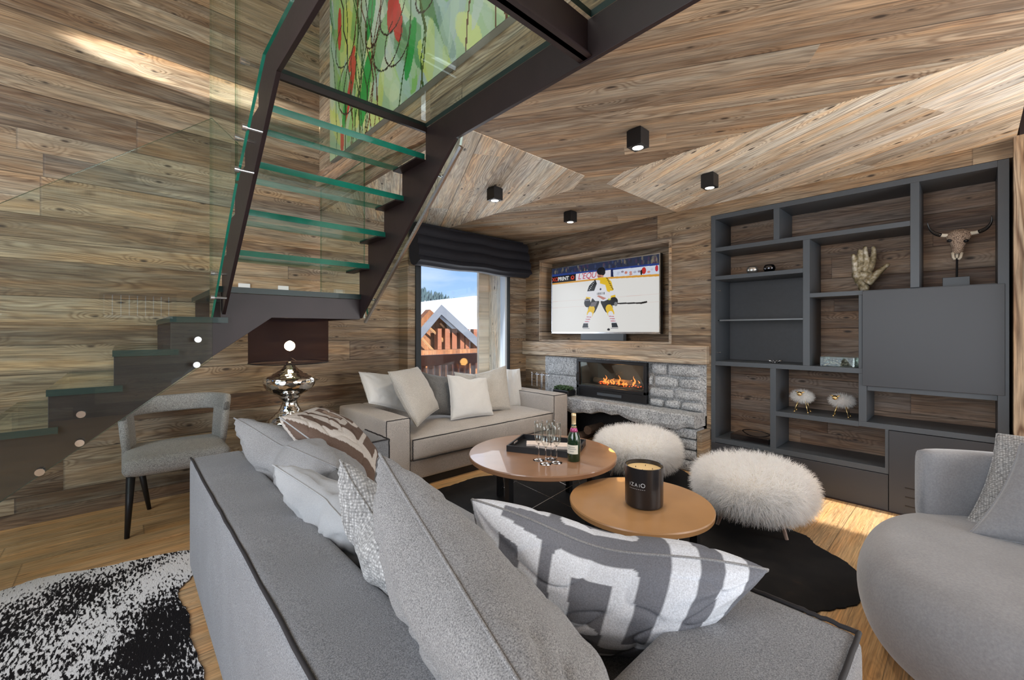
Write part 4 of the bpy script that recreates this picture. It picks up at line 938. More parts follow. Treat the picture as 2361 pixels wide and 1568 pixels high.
mb.f.append(list(range(nn))[::-1]); mb.mi.append(0); mb.f.append([(len(secs) - 1) * nn + j for j in range(nn)]); mb.mi.append(0)
mb.build('cranium', M['carved'], sk, smooth=True)
mb = MB()
for s_ in (-1, 1): mb.tube([hp(880 + s_ * 38, 1150, XS_ - .02), hp(878 + s_ * 30, 1190, XS_ - .03), hp(876 + s_ * 14, 1207, XS_ - .03)], [.009, .008, .008], 8)
mb.tube([hp(880, 1150, XS_), hp(877, 1195, XS_ - .02)], [.012, .006], 8); mb.build('snout', M['bone'], sk, smooth=True)
for s_ in (-1, 1): mb = MB(); c_ = hp(884 + s_ * 68, 1052, XS_ - .035); mb.ell(c_, (.012, .014, .011), 12, 8); mb.build('eye_socket', M['black'], sk, smooth=True)
for pts in ([(810, 1008), (720, 1015), (640, 985), (635, 895)], [(985, 990), (1090, 985), (1185, 930), (1162, 842)]):
    c_ = bezier([hp(a, b, XS_ - .01 - .02 * i) for i, (a, b) in enumerate(pts)], 16)
    mb = MB(); mb.tube(c_[:6], [.013, .013, .0125, .0125, .012, .012], 12); hb = mb.build('horn_base', M['bone'], sk, smooth=True)
    mb = MB(); mb.tube(c_[4:], [.0135 - .0125 * (i / 12) ** 1.5 for i in range(13)], 12); mb.build('horn', M['horn'], sk, smooth=True)
mb = MB(); mb.tube([hp(880, 1120, XS_ + .01), hp(877, 1370, XS_ + .01)], .006, 8); mb.build('stand_rod', M['black'], sk)
a_, b_ = hp(762, 1362, XS_), hp(985, 1362, XS_); mb = MB(); mb.box(XS_ - .05, XS_ + .06, b_.y, a_.y, 1.606, a_.z); mb.build('stand_base', M['graphite'], sk, bevel=.002)
# fur: blades as real strands
def blades(P, Nn, L, wdt, seed=0, droop=.5, curl=.5):
    r_ = np.random.RandomState(seed); n = len(P); seg = 3
    tdir = r_.normal(size=(n, 3)); dirv = Nn + tdir * .38; dirv /= np.linalg.norm(dirv, axis=1)[:, None]
    side = np.cross(dirv, r_.normal(size=(n, 3))); side /= np.linalg.norm(side, axis=1)[:, None] + 1e-9
    Ls = L * r_.uniform(.55, 1.15, n); V = np.zeros((n, (seg + 1) * 2, 3)); pos = P.copy(); d = dirv.copy()
    for s_ in range(seg + 1):
        w_ = wdt * (1 - .8 * s_ / seg); V[:, 2 * s_] = pos - side * w_; V[:, 2 * s_ + 1] = pos + side * w_
        pos = pos + d * (Ls / seg)[:, None]; d = d + np.array([0, 0, -droop]) * .5 + r_.normal(size=(n, 3)) * .18 * curl; d /= np.linalg.norm(d, axis=1)[:, None]
    V = V.reshape(-1, 3); b = np.arange(n)[:, None, None] * (seg + 1) * 2; q = np.array([[2 * s_, 2 * s_ + 1, 2 * s_ + 3, 2 * s_ + 2] for s_ in range(seg)])[None]
    return V, (b + q).reshape(-1, 4)
def fur_mesh(name, V, F, m, parent):
    off = np.array(world_loc(parent)); me = bpy.data.meshes.new(name); me.vertices.add(len(V)); me.vertices.foreach_set('co', (V - off).ravel())
    me.loops.add(F.size); me.loops.foreach_set('vertex_index', F.ravel().astype(np.int32)); me.polygons.add(len(F)); me.polygons.foreach_set('loop_start', (np.arange(len(F)) * 4).astype(np.int32)); 
    me.update(calc_edges=True); me.validate(); me.materials.append(m); o = bpy.data.objects.new(name, me); COL.objects.link(o); o.parent = parent; o['kind'] = 'stuff'; return o
def fur_ell(c, r, n, seed, zmin=-1.):
    rs = np.random.RandomState(seed); d = rs.normal(size=(n * 2, 3)); d /= np.linalg.norm(d, axis=1)[:, None]; d = d[d[:, 2] > zmin][:n]
    r = np.array(r); P = np.array(c) + d * r; Nn = d / r; Nn /= np.linalg.norm(Nn, axis=1)[:, None]; return P, Nn
# two woolly sheep
for k, (px, hd, lb) in enumerate(((1850, (-.012, .0), 'white woolly sheep ornament with a gold head, left one on the shelf'), (1941, (.03, .0), 'white woolly sheep ornament with a gold head, right one on the shelf, nearer the door'))):
    p = onX(4.17, px, 958); zz = .628; cx, cy = 4.17, p.y; cz = onX(4.17, px, 914 + k * 10).z
    s_ = thing('sheep_ornament', (cx, cy, zz), lb, 'ornament', 'woolly sheep ornaments')
    mb = MB(); mb.ell((cx, cy, cz), (.045, .062, .032), 20, 12); mb.build('body', M['fur2'], s_, smooth=True)
    P_, N_ = fur_ell((cx, cy, cz), (.045, .062, .032), 2600, k); V, F = blades(P_, N_, .034, .0009, k, .12, 1.2); fur_mesh('wool', V, F, M['fur2'], s_)
    mb = MB(); hy = cy + (.004 if k == 0 else .032); mb.ell((cx - .066, hy, cz + .028), (.022, .019, .018), 14, 10); mb.tube([(cx - .06, hy + .014, cz + .04), (cx - .055, hy + .032, cz + .045)], [.006, .003], 6); mb.tube([(cx - .06, hy - .014, cz + .04), (cx - .055, hy - .032, cz + .045)], [.006, .003], 6)
    mb.build('head', M['gold'], s_, smooth=True)
    for (dx, dy) in ((-.055, .045), (-.055, -.05), (.03, .05), (.03, -.05)):
        mb = MB(); mb.tube([(cx + dx * .4, cy + dy * .45, cz - .02), (cx + dx, cy + dy, zz + .006)], .0028, 6); mb.ell((cx + dx, cy + dy, zz + .007), (.0062,) * 3, 8, 6); mb.build('leg', M['gold'], s_, smooth=True)
from mathutils import noise as mnoise
# ================================================================ furniture
def piping(pts, m=None, r=.005): mb = MB(); mb.tube(pts, r, 8); return mb
# ---- grey sofa in the foreground
s1 = thing('grey_sofa', (.74, 1.5, 0), 'large grey wool sofa in the foreground seen from behind, with dark seam', 'sofa')
HS = .615
mb = MB(); mb.soft(.27, .515, .165, 2.87, .03, HS, .025, (.012, 0, .006), 22, .0015, 1); mb.build('backrest', M['sofa'], s1, smooth=True, weld=True)
mb = MB(); mb.soft(.50, 1.235, .165, .485, .03, HS, .025, (.006, .012, .008), 18, .0015, 2); mb.build('armrest', M['sofa'], s1, smooth=True, weld=True)
mb = MB(); mb.soft(.50, 1.255, 2.50, 2.87, .03, HS, .025, (.004, .008, .006), 18, .0015, 3); mb.build('armrest', M['sofa'], s1, smooth=True, weld=True)
mb = MB(); mb.soft(.50, 1.22, .49, 2.495, .05, .30, .02, (0, 0, 0), 10); mb.build('seat_base', M['sofa'], s1, smooth=True, weld=True)
for y0, y1 in ((.49, 1.49), (1.495, 2.495)):
    mb = MB(); mb.soft(.51, 1.24, y0, y1, .30, .44, .04, (.01, 0, .02), 14, .002, int(y0 * 9)); mb.build('seat_cushion', M['sofa'], s1, smooth=True, weld=True)
rs_ = random.Random(8)
def wav(a, b, n=26, amp=.0015): return [a.lerp(b, i / n) + Vector((rs_.uniform(-amp, amp), rs_.uniform(-amp, amp) * .5, rs_.uniform(-amp, amp))) for i in range(n + 1)]
V3 = Vector
def pipe(name, segs, parent, r=.006, m='pip'):
    mb = MB()
    for a, b in segs: mb.tube(wav(V3(a), V3(b)), r, 7)
    return mb.build(name, M[m], parent, smooth=True)
pipe('seam', [((.277, .17, HS - .001), (.277, 2.865, HS - .001))], s1, .0052)
pipe('seam', [((1.228, .172, HS + .002), (1.228, .480, HS + .002)), ((.52, .170, HS + .003), (1.228, .171, HS + .002))], s1, .0055)
pipe('seam', [((1.25, 2.51, HS), (1.25, 2.865, HS)), ((.55, 2.505, HS), (1.25, 2.505, HS)), ((1.25, 2.505, HS), (1.25, 2.505, .05))], s1, .0045)
mb = MB(); mb.box(.30, 1.20, .20, 2.83, 0, .035); mb.build('plinth', M['black'], s1)
# ---- beige sofa by the window
s2 = thing('beige_sofa', (2.58, 3.56, 0), 'beige-grey wool sofa with wide square arms under the window', 'sofa')
X0, X1, Y0, Y1 = 1.51, 3.70, 3.08, 4.05
mb = MB(); mb.soft(X0, X0 + .215, Y0, Y1, .07, .60, .02, (.004, .004, .006), 14, .001, 1); mb.build('armrest', M['sofa2'], s2, smooth=True, weld=True)
mb = MB(); mb.soft(X1 - .235, X1, Y0, Y1, .07, .60, .02, (.004, .004, .006), 14, .001, 2); mb.build('armrest', M['sofa2'], s2, smooth=True, weld=True)
mb = MB(); mb.soft(X0 + .216, X1 - .236, Y1 - .24, Y1, .07, .60, .02, (0, .004, .004), 14); mb.build('backrest', M['sofa2'], s2, smooth=True, weld=True)
mb = MB(); mb.soft(X0 + .216, X1 - .236, Y0 + .03, Y1 - .245, .07, .235, .015, (0, .006, 0), 10); mb.build('seat_base', M['sofa2'], s2, smooth=True, weld=True)
mb = MB(); mb.soft(X0 + .22, X1 - .24, Y0 - .0, Y1 - .25, .236, .425, .035, (0, .012, .028), 22, .002, 5); mb.build('seat_cushion', M['sofa2'], s2, smooth=True, weld=True)
xa, xb, xc, xd = X0 + .006, X0 + .21, X1 - .23, X1 - .006
pipe('seam', [((xa, Y0 + .004, .597), (xb, Y0 + .004, .597)), ((xb, Y0 + .004, .597), (xb, Y0 + .004, .08)), ((xa, Y0 + .004, .597), (xa, Y0 + .004, .08))], s2, .0035)
pipe('seam', [((xc, Y0 + .004, .597), (xd, Y0 + .004, .597)), ((xc, Y0 + .004, .597), (xc, Y0 + .004, .08)), ((xc, Y0 + .004, .598), (xc, Y1 - .3, .60))], s2, .003)
pipe('seam', [((X0 + .23, Y0 + .002, .412), (X1 - .25, Y0 + .002, .412)), ((X0 + .235, Y0 + .002, .412), (X0 + .235, Y0 + .004, .245)), ((X0 + .235, Y0 + .002, .242), (X1 - .25, Y0 + .002, .242))], s2, .0045)
mb = MB(); mb.box(X0 + .05, X1 - .05, Y0 + .06, Y1 - .05, 0, .07); mb.build('plinth', M['black'], s2)

# ---- cushions
def pillow(name, TL, TR, BR, BL, T, m, label, group=None, n=30, pinch=.085, chop=0, chopw=.35, chop_at=0., seed=0, pat=None, bias=.5, wr=.006, seam=True, cat='cushion', seam_m=None, sag=0., power=.42):
    TL, TR, BR, BL = map(Vector, (TL, TR, BR, BL)); c = (TL + TR + BR + BL) / 4
    nrm = (TR - TL).cross(BL - TL).normalized(); dn = ((BL + BR) - (TL + TR)).normalized()
    rr = random.Random(seed); ph = [rr.uniform(0, 6.28) for _ in range(8)]
    def base(u, v):
        uu = u * (1 - pinch * (1 - v * v)); vv = v * (1 - pinch * .8 * (1 - u * u))
        a, b = (uu + 1) / 2, (vv + 1) / 2
        p = TL * (1 - a) * (1 - b) + TR * a * (1 - b) + BR * a * b + BL * (1 - a) * b
        if chop:
            g = chop * math.exp(-((u - chop_at) / chopw) ** 2) * max(0, (1 - v) / 2) ** 1.2; p += dn * g
        p += nrm * (rr_s(u, v))
        return p
    def rr_s(u, v): return .008 * math.sin(2.2 * u + ph[0]) * math.sin(1.7 * v + ph[1])
    def thick(u, v):
        t = max(0., (1 - u * u) * (1 - v * v)) ** power
        r1 = math.atan2(v + 1, u + 1); r2 = math.atan2(v + 1, 1 - u)
        nv = mnoise.noise((u * 1.6 + seed * 3.1, v * 1.6, seed * .7)) + .5 * mnoise.noise((u * 4.2 + seed, v * 4.2, 3.)); cz = 1 - abs(mnoise.noise((u * 2.3 + seed * 1.7, v * 2.3 + u, seed * 2.))) * 2.2
        w_ = wr * 1.5 * nv - wr * 1.6 * max(0., cz) ** 6 + wr * (math.sin(11 * r1 + ph[2]) * math.exp(-math.hypot(u + 1, v + 1) * 1.1) + math.sin(12 * r2 + ph[3]) * math.exp(-math.hypot(1 - u, v + 1) * 1.1) + .8 * math.sin(6 * u + 5 * v + ph[4]) * .5 + .5 * math.sin(13 * v - 4 * u + ph[5]) * .4)
        if chop: t *= 1 - 1.6 * chop / max(T, .01) * .35 * math.exp(-((u - chop_at) / (chopw * .8)) ** 2) * max(0, (1 - v) / 2) ** 2
        return T * t * .5, w_ * min(1, t * 2)
    mb = MB(); uv = []
    q = lambda i: -math.cos(math.pi * i / n) * .35 + (2 * i / n - 1) * .65
    for sgn in (1, -1):
        o = len(mb.v)
        for j in range(n + 1):
            for i in range(n + 1):
                u, v = q(i), q(j); t, w_ = thick(u, v); p = base(u, v) + nrm * (sgn * (t * (1 + (bias - .5) * 2 * sgn) + w_)); mb.v.append(tuple(p)); uv.append(((u + 1) / 2, (v + 1) / 2, sgn))
        for j in range(n):
            for i in range(n):
                a = o + j * (n + 1) + i; f = [a, a + n + 1, a + n + 2, a + 1]; mb.f.append(f if sgn > 0 else f[::-1]); mb.mi.append(0)
    root = mb.build(name, m, None, smooth=True, origin=c); me = root.data
    if pat:
        at = me.color_attributes.new('Col', 'FLOAT_COLOR', 'POINT'); cc = np.ones((len(uv), 4)); cc[:, :3] = lin(np.array([pat.sample(a, b) for a, b, s_ in uv])); at.data.foreach_set('color', cc.ravel())
    bm = bmesh.new(); bm.from_mesh(me); bmesh.ops.remove_doubles(bm, verts=bm.verts, dist=1e-4); bm.to_mesh(me); bm.free()
    tag(root, label, cat, group)
    if seam:
        rim = [base(q(i), -1) for i in range(n + 1)] + [base(1, q(i)) for i in range(1, n + 1)] + [base(q(i), 1) for i in range(n - 1, -1, -1)] + [base(-1, q(i)) for i in range(n - 1, -1, -1)]
        mb = MB(); mb.tube(rim, .0034, 6); mb.build('edge_seam', seam_m or m, root, smooth=True)
    return root
def key_pattern(bgc, fg, fg2=None, w=200):
    cv = Canvas(w, w, bgc)
    def jag(pts, wd):
        cv.line(pts, wd, fg)
    jag([(.50, .43), (.375, .43), (.37, .06), (.59, .06), (.60, .55), (.765, .55), (.765, 0)], .08)
    jag([(.91, 0), (.925, .45)], .065); cv.poly([(0, 0), (.10, 0), (.285, .02), (.285, 1), (.18, 1), (.10, .6), (.03, .2)], fg); cv.poly([(.12, .06), (.20, .08), (.21, .45), (.13, .40)], bgc); cv.line([(.3, .70), (.62, .70)], .05, fg); cv.line([(.3, .93), (.62, .93)], .06, fg)
    if fg2: cv.poly([(.44, .17), (.53, .17), (.53, .38), (.44, .38)], fg2)
    return cv
g1_, g2_ = 'cushions along the back of the grey sofa', 'cushions on the beige sofa'
patm = vcol('patterned_cushion_fabric', .9, fab=True, spec=.1)
# along the foreground sofa (TL = far top ear, TR = near top ear)
E1, E2 = onX(.43, 538, 965), onX(.60, 778, 1082)
pillow('scatter_cushion', E1, onX(.62, 776, 1078), (.93, 1.98, .50), (.74, 2.52, .48), .30, M['marl2'], 'grey flannel cushion with folded top, furthest left along the grey sofa back', g1_, chop=.09, chop_at=-.25, chopw=.28, seed=1, bias=.42, wr=.010)
pillow('scatter_cushion', onX(.56, 646, 960), onX(.90, 722, 946), onX(1.10, 874, 1052), onX(.86, 858, 1128), .22, patm, 'brown and white geometric cushion leaning behind the far grey cushion', g1_, seed=2, pat=key_pattern((.42, .35, .31), (.80, .77, .74), (.62, .54, .48)), n=130, seam_m=M['pale'], wr=.0045)
pillow('scatter_cushion', onX(.42, 631, 1069), onX(.55, 812, 1215), (.80, 1.28, .46), (.76, 1.72, .47), .23, M['pale'], 'small plain pale grey cushion between the flannel one and the woven one', g1_, chop=.05, chop_at=-.1, chopw=.35, seed=3, bias=.42, wr=.009)
pillow('scatter_cushion', onX(.47, 780, 1062), onX(.50, 925, 1330), (.80, .95, .46), (.78, 1.36, .48), .22, M['woven'], 'chunky woven grey-white cushion beside the big marled cushion', g1_, chop=.05, chop_at=-.2, chopw=.35, seed=4, bias=.42, wr=.007)
pillow('scatter_cushion', onX(.50, 873, 1046), (.39, .33, .79), (.68, .36, .46), (.74, 1.02, .46), .265, M['marl'], 'largest marled grey wool cushion, nearest the camera', g1_, seed=5, bias=.45, wr=.011, chop=.02, n=44)
ptn = key_pattern((.50, .51, .54), (.92, .94, .97)); c6l, c6r = onX(.70, 1088, 1150), onX(1.10, 1771, 1312)
pillow('scatter_cushion', c6l, c6r, (1.12, .50, .47), (.78, 1.02, .45), .30, patm, 'large grey and white geometric-pattern cushion in the near sofa corner', g1_, seed=6, pat=ptn, n=150, seam_m=M['marl2'], chop=.05, chop_at=0, chopw=.5, wr=.005, bias=.5)
# on the beige sofa: corners from where they stand in the room (y = distance along the sofa)
def pq(a, ya, b, yb, c, yc, d, yd): return [onY(y, *p) for p, y in ((a, ya), (b, yb), (c, yc), (d, yd))]
pillow('scatter_cushion', *pq((828, 857), 3.78, (930, 868), 3.86, (950, 952), 3.62, (850, 930), 3.60), .15, M['white'], 'plain white cushion at the left end of the beige sofa', g2_, seed=11, pinch=.05, power=.36, wr=.004)
pillow('scatter_cushion', *pq((1048, 858), 3.85, (1150, 868), 3.85, (1150, 940), 3.62, (1060, 940), 3.62), .13, M['beige'], 'pale cushion mostly hidden at the back of the beige sofa under the window', g2_, seed=12, pinch=.05, power=.36, wr=.004)
pillow('scatter_cushion', *pq((972, 858), 3.80, (1036, 870), 3.66, (1044, 958), 3.46, (985, 958), 3.60), .15, M['dgrey'], 'dark grey cushion between the beige and the white one on the far sofa', g2_, seed=13, pinch=.05, power=.36, wr=.004)
pillow('scatter_cushion', *pq((894, 858), 3.52, (962, 846), 3.72, (1012, 942), 3.50, (962, 984), 3.16), .17, M['beige'], 'beige flecked cushion tilted forward near the left arm of the beige sofa', g2_, seed=14, pinch=.05, power=.36, wr=.004)
pillow('scatter_cushion', *pq((1095, 862), 3.72, (1166, 844), 3.66, (1178, 944), 3.42, (1110, 948), 3.42), .13, M['beige'], 'beige flecked cushion behind the white one at the sofa centre', g2_, seed=15, pinch=.05, power=.36, wr=.004)
pillow('scatter_cushion', *pq((1162, 850), 3.85, (1198, 851), 3.74, (1208, 940), 3.60, (1172, 940), 3.66), .13, M['white'], 'narrow-looking white cushion at the right end of the beige sofa', g2_, seed=16, pinch=.05, power=.36, wr=.004)
pillow('scatter_cushion', *pq((1031, 865), 3.56, (1122, 872), 3.50, (1137, 956), 3.28, (1040, 968), 3.32), .15, M['white'], 'square white cushion standing in front at the centre of the beige sofa', g2_, seed=17, pinch=.05, power=.36, chop=.03, wr=.004)

# ---- armchair on the right
ac = thing('round_armchair', (2.52, -.30, 0), 'round light grey corduroy armchair at the right edge', 'armchair')
CX_, CY_ = 2.50, -.29
mb = MB(); prof = [(.0001, .03), (.50, .03), (.575, .06), (.615, .13), (.635, .22), (.635, .30), (.612, .37), (.56, .418), (.46, .438), (.25, .448), (.0001, .452)]
o0 = len(mb.v); nn = 64
for r_, z in prof:
    for j in range(nn):
        t = 2 * math.pi * j / nn; k = (abs(math.cos(t)) ** 2.5 + abs(math.sin(t)) ** 2.5) ** (-1 / 2.5); mb.v.append((CX_ + r_ * k * math.cos(t), CY_ + r_ * k * math.sin(t), z))
for i in range(len(prof) - 1):
    for j in range(nn): q = (j + 1) % nn; mb.f.append([i * nn + j, i * nn + q, (i + 1) * nn + q, (i + 1) * nn + j]); mb.mi.append(0)
o = mb.build('seat', M['velvet'], ac, smooth=True); sm = o.modifiers.new('sub', 'SUBSURF'); sm.levels = 1; sm.render_levels = 2
mb = MB(); mb.lathe([(.0001, 0), (.48, 0), (.50, .03), (.0001, .03)], (CX_, CY_, 0), 40); mb.build('plinth', M['black'], ac)
mb = MB(); a0, a1 = R(52), R(-150); ns = 40; sec = []
for q in range(20):      # rounded rectangle section: radius offset, z
    t = 2 * math.pi * q / 20; cx_, cz_ = math.cos(t), math.sin(t); ex = 2 / 5
    sec.append((.055 * math.copysign(abs(cx_) ** ex, cx_), .17 * math.copysign(abs(cz_) ** ex, cz_)))
for i in range(ns + 1):
    t = i / ns; a = a0 + (a1 - a0) * t; e_ = min(1, .55 + .45 * min(1, min(t, 1 - t) * ns / 1.6) ** .5)
    for (dr, dz) in sec: rr_ = .575 + dr * e_ ; mb.v.append((CX_ + rr_ * math.cos(a), CY_ + rr_ * math.sin(a), .555 + dz * (.93 + .07 * e_)))
for i in range(ns):
    for j in range(20): q = (j + 1) % 20; mb.f.append([i * 20 + j, (i + 1) * 20 + j, (i + 1) * 20 + q, i * 20 + q]); mb.mi.append(0)
mb.f.append(list(range(20))); mb.mi.append(0); mb.f.append([ns * 20 + j for j in range(20)][::-1]); mb.mi.append(0)
mb.build('backrest', M['velvet'], ac, smooth=True)
g3_ = 'cushions on the armchair'
pillow('scatter_cushion', onX(3.0, 2298, 1000), (3.02, -.52, .86), (2.90, -.50, .46), onX(2.83, 2222, 1212), .15, M['woven'], 'woven white cushion leaning on the armchair back', g3_, seed=21, wr=.004)
pillow('scatter_cushion', onX(2.86, 2352, 1022), (2.86, -.66, .90), (2.60, -.62, .47), onX(2.66, 2232, 1232), .16, M['velvet'], 'grey corduroy cushion in front of the woven one on the armchair', g3_, seed=22, wr=.003)

# ---- sheepskin stools
def make_stool(seed):
    t = thing('sheepskin_stool', (0, 0, 0), 'x', 'stool', 'white sheepskin stools')
    mb = MB(); prof = [(.0001, .145), (.18, .148), (.27, .17), (.315, .23), (.315, .29), (.27, .345), (.17, .375), (.0001, .385)]; mb.lathe(prof, (0, 0, 0), 40); mb.build('seat', M['furbase'], t, smooth=True)
    rs = np.random.RandomState(seed); n = 30000; tt = rs.uniform(0, 1, n); ang = rs.uniform(0, 2 * np.pi, n)
    zc, rr_, rz = .268, .325, .138; ph = np.arccos(1 - 2 * (tt * .90)); k = 3.0
    cs, sn = np.cos(ph), np.sin(ph); den = (np.abs(cs) ** k + np.abs(sn) ** k) ** (-1 / k)
    P_ = np.c_[rr_ * sn * den * np.cos(ang), rr_ * sn * den * np.sin(ang), zc + rz * cs * den]
    N_ = np.c_[sn * np.cos(ang) * .6, sn * np.sin(ang) * .6, cs + .1]; N_ /= np.linalg.norm(N_, axis=1)[:, None]
    clump = np.c_[np.sin(P_[:, 0] * 38 + 3 * np.sin(P_[:, 1] * 21)), np.cos(P_[:, 1] * 35 + 2 * np.sin(P_[:, 0] * 27)), np.zeros(n)] * .33
    N_ = N_ + clump; N_ /= np.linalg.norm(N_, axis=1)[:, None]
    V, F = blades(P_, N_, .07, .0015, seed, .55, 1.0); fur_mesh('fur', V, F, M['fur'], t)
    for i in range(3):
        a = R(95 + 120 * i); mb = MB(); mb.tube([(.17 * math.cos(a), .17 * math.sin(a), .16), (.225 * math.cos(a), .225 * math.sin(a), 0)], [.015, .010], 12); mb.build('leg', plain('pale_wood_leg', (.42, .30, .24), .5) if i == 0 and seed == 1 else bpy.data.materials['pale_wood_leg'], t)
    return t
so = make_stool(1); so.location = (3.32, 1.98, .0075); so['label'] = 'white sheepskin stool in front of the fireplace ledge'; so.rotation_euler = (0, 0, R(-100))
so2 = copy_tree(so); so2.location = (3.09, .99, .0075); so2['label'] = 'white sheepskin stool in front of the dark shelving, nearer the camera'; so2.rotation_euler = (0, 0, R(160))

# ---- coffee tables
def coffee_table(c, r, z, th, m, lb, rot):
    t = thing('round_coffee_table', (c[0], c[1], 0), lb, 'table', 'round nesting coffee tables'); x, y = c
    mb = MB(); mb.lathe([(.0001, z - th), (r - .012, z - th), (r - .003, z - th + .006), (r, z - .008), (r - .004, z - .001), (r - .012, z), (.0001, z)], (x, y, 0), 96); esplit(mb.build('table_top', m, t))
    pts = [(x + r * .74 * math.cos(rot + i * math.pi / 2), y + r * .74 * math.sin(rot + i * math.pi / 2)) for i in range(4)]
    for (a, b) in pts:
        mb = MB(); d = .02; mb.box(a - d, a + d, b - d, b + d, .006, z - th - .03); mb.build('leg', M['black'], t)
    mb = MB()
    for i in range(4):
        a, b = pts[i], pts[(i + 1) % 4]; mb.tube([(a[0], a[1], z - th - .016), (b[0], b[1], z - th - .016)], .014, 4)
    mb.build('top_frame', M['black'], t)
    mb = MB(); h0, h1 = .05, z - th - .05
    for i in range(4):
        a, b = pts[i], pts[(i + 1) % 4]; mb.tube([(a[0], a[1], h0), (b[0], b[1], h1)], .0015, 6); mb.tube([(a[0], a[1], h1), (b[0], b[1], h0)], .0015, 6)
    mb.build('cross_wires', M['steel_in'], t)
    return t
TZ, SZ = .42, .34
coffee_table((2.263, 2.127), .533, TZ, .038, M['tabletop'], 'larger, higher round walnut coffee table carrying the tray and bottle', R(100))
coffee_table((2.16, 1.275), .392, SZ, .036, M['tabletop2'], 'smaller, lower round wooden coffee table carrying the black candle', R(20))
# tray
def TP(px, py, z=TZ): return onZ(z, px, py)
kx = lambda a, b: (1140 + .1084 * a, 930 + .1084 * b)
tA, tB = TP(*kx(255, 1025)), TP(*kx(1545, 1160)); tC = TP(*kx(600, 760))
tx, ty = (tB - tA).normalized(), None
ty = Vector((-tx.y, tx.x, 0)); wid = .515; dep = .375
def TR_(u, v, z): p = tA + tx * (wid * u) + ty * (dep * v); return (p.x, p.y, TZ + z)
tr = thing('serving_tray', tuple(tA), 'black rectangular serving tray with cut-out handles on the larger coffee table', 'tray')
def slab(u0, u1, v0, v1, z0, z1): 
    mb.add([TR_(u0, v0, z0), TR_(u1, v0, z0), TR_(u1, v1, z0), TR_(u0, v1, z0), TR_(u0, v0, z1), TR_(u1, v0, z1), TR_(u1, v1, z1), TR_(u0, v1, z1)], [(0, 3, 2, 1), (4, 5, 6, 7), (0, 1, 5, 4), (1, 2, 6, 5), (2, 3, 7, 6), (3, 0, 4, 7)])
mb = MB(); slab(0, 1, 0, 1, .001, .009); mb.build('tray_bottom', M['black'], tr)
mb = MB(); k1, k2, hh = .022, .035, .044
slab(0, 1, 0, k2, .009, hh); slab(0, 1, 1 - k2, 1, .009, hh)
for u in (0, 1 - k1): slab(u, u + k1, k2, .35, .009, hh); slab(u, u + k1, .65, 1 - k2, .009, hh); slab(u, u + k1, .35, .65, .009, .020); slab(u, u + k1, .35, .65, .036, hh)
mb.build('tray_rim', M['black'], tr)
for i, (u, v, a) in enumerate(((.30, .60, .3), (.50, .50, -.2), (.70, .56, .15))):
    mb = MB(); c_ = Vector(TR_(u, v, .010)); d1 = (tx * math.cos(a) + ty * math.sin(a)) * .07; d2 = (ty * math.cos(a) - tx * math.sin(a)) * .055
    mb.add([c_ - d1 - d2, c_ + d1 - d2, c_ + d1 + d2, c_ - d1 + d2] + [q + V3((0, 0, .014 + .004 * i)) for q in (c_ - d1 - d2, c_ + d1 - d2, c_ + d1 + d2, c_ - d1 + d2)], [(0, 3, 2, 1), (4, 5, 6, 7), (0, 1, 5, 4), (1, 2, 6, 5), (2, 3, 7, 6), (3, 0, 4, 7)])
    tag(mb.build('printed_card', M['paper'], origin=tuple(c_)), ('pink and white printed card at the left in the tray', 'printed card in the middle of the tray', 'printed card at the right of the tray behind the bottle')[i], 'card', 'printed cards in the tray')
# flutes
def make_flute():
    t = thing('champagne_flute', (0, 0, 0), 'x', 'glass', 'empty champagne flutes')
    mb = MB(); mb.lathe([(.0001, .0005), (.031, .0005), (.032, .002), (.018, .005), (.005, .011), (.0035, .02), (.0032, .085), (.0045, .092)], (0, 0, 0), 28); mb.build('foot_and_stem', M['crystal'], t, smooth=True)
    mb = MB(); mb.lathe([(.0045, .0925), (.014, .100), (.0225, .118), (.0255, .145), (.0248, .18), (.0230, .215), (.0221, .215), (.0238, .18), (.0244, .145), (.0212, .119), (.012, .103), (.0001, .099)], (0, 0, 0), 32); mb.build('bowl', M['flute'], t, smooth=True)
    mb = MB(); mb.tube([(.0227 * math.cos(a * math.pi / 12), .0227 * math.sin(a * math.pi / 12), .215) for a in range(25)], .0007, 5); mb.build('rim', M['crystal'], t)
    return t
fl0 = make_flute()
for i, (px, py, lb) in enumerate(((1242, 1061, 'leftmost of the four champagne flutes'), (1258, 1070, 'second champagne flute from the left, in the front'), (1270, 1059, 'third champagne flute from the left, standing behind'), (1283, 1067, 'rightmost champagne flute, next to the bottle'))):
    o = fl0 if i == 0 else copy_tree(fl0); o.location = TP(px, py); o['label'] = lb; o.scale = (1.22, 1.22, 1.24)
bp_ = TP(1323, 1062); bx, by = bp_.x, bp_.y
bt_ = thing('champagne_bottle', (bx, by, TZ), 'dark green champagne bottle with gold foil neck beside the flutes', 'bottle')
mb = MB(); mb.lathe([(.0001, .001), (.040, .001), (.044, .006), (.0445, .13), (.040, .165), (.026, .20), (.017, .235), (.0148, .26)], (bx, by, TZ), 40); mb.build('glass_body', M['bottle'], bt_, smooth=True)
mb = MB(); mb.lathe([(.0195, .225), (.0163, .24), (.0152, .26), (.0155, .30), (.0165, .302), (.0165, .318), (.012, .323), (.0001, .324)], (bx, by, TZ), 30); mb.build('foil', M['foil'], bt_, smooth=True)
mb = MB(); mb.lathe([(.0275, .1985), (.0235, .214), (.0195, .2255), (.019, .2255)], (bx, by, TZ), 30); mb.build('neck_label', M['pink'], bt_, smooth=True)
camdir = math.atan2(-by, -bx); mb = MB(); nl = 14
for i in range(nl + 1):
    a = camdir - 1.0 + 2.0 * i / nl - .35
    for z in (.055, .115): mb.v.append((bx + .0450 * math.cos(a), by + .0450 * math.sin(a), TZ + z))
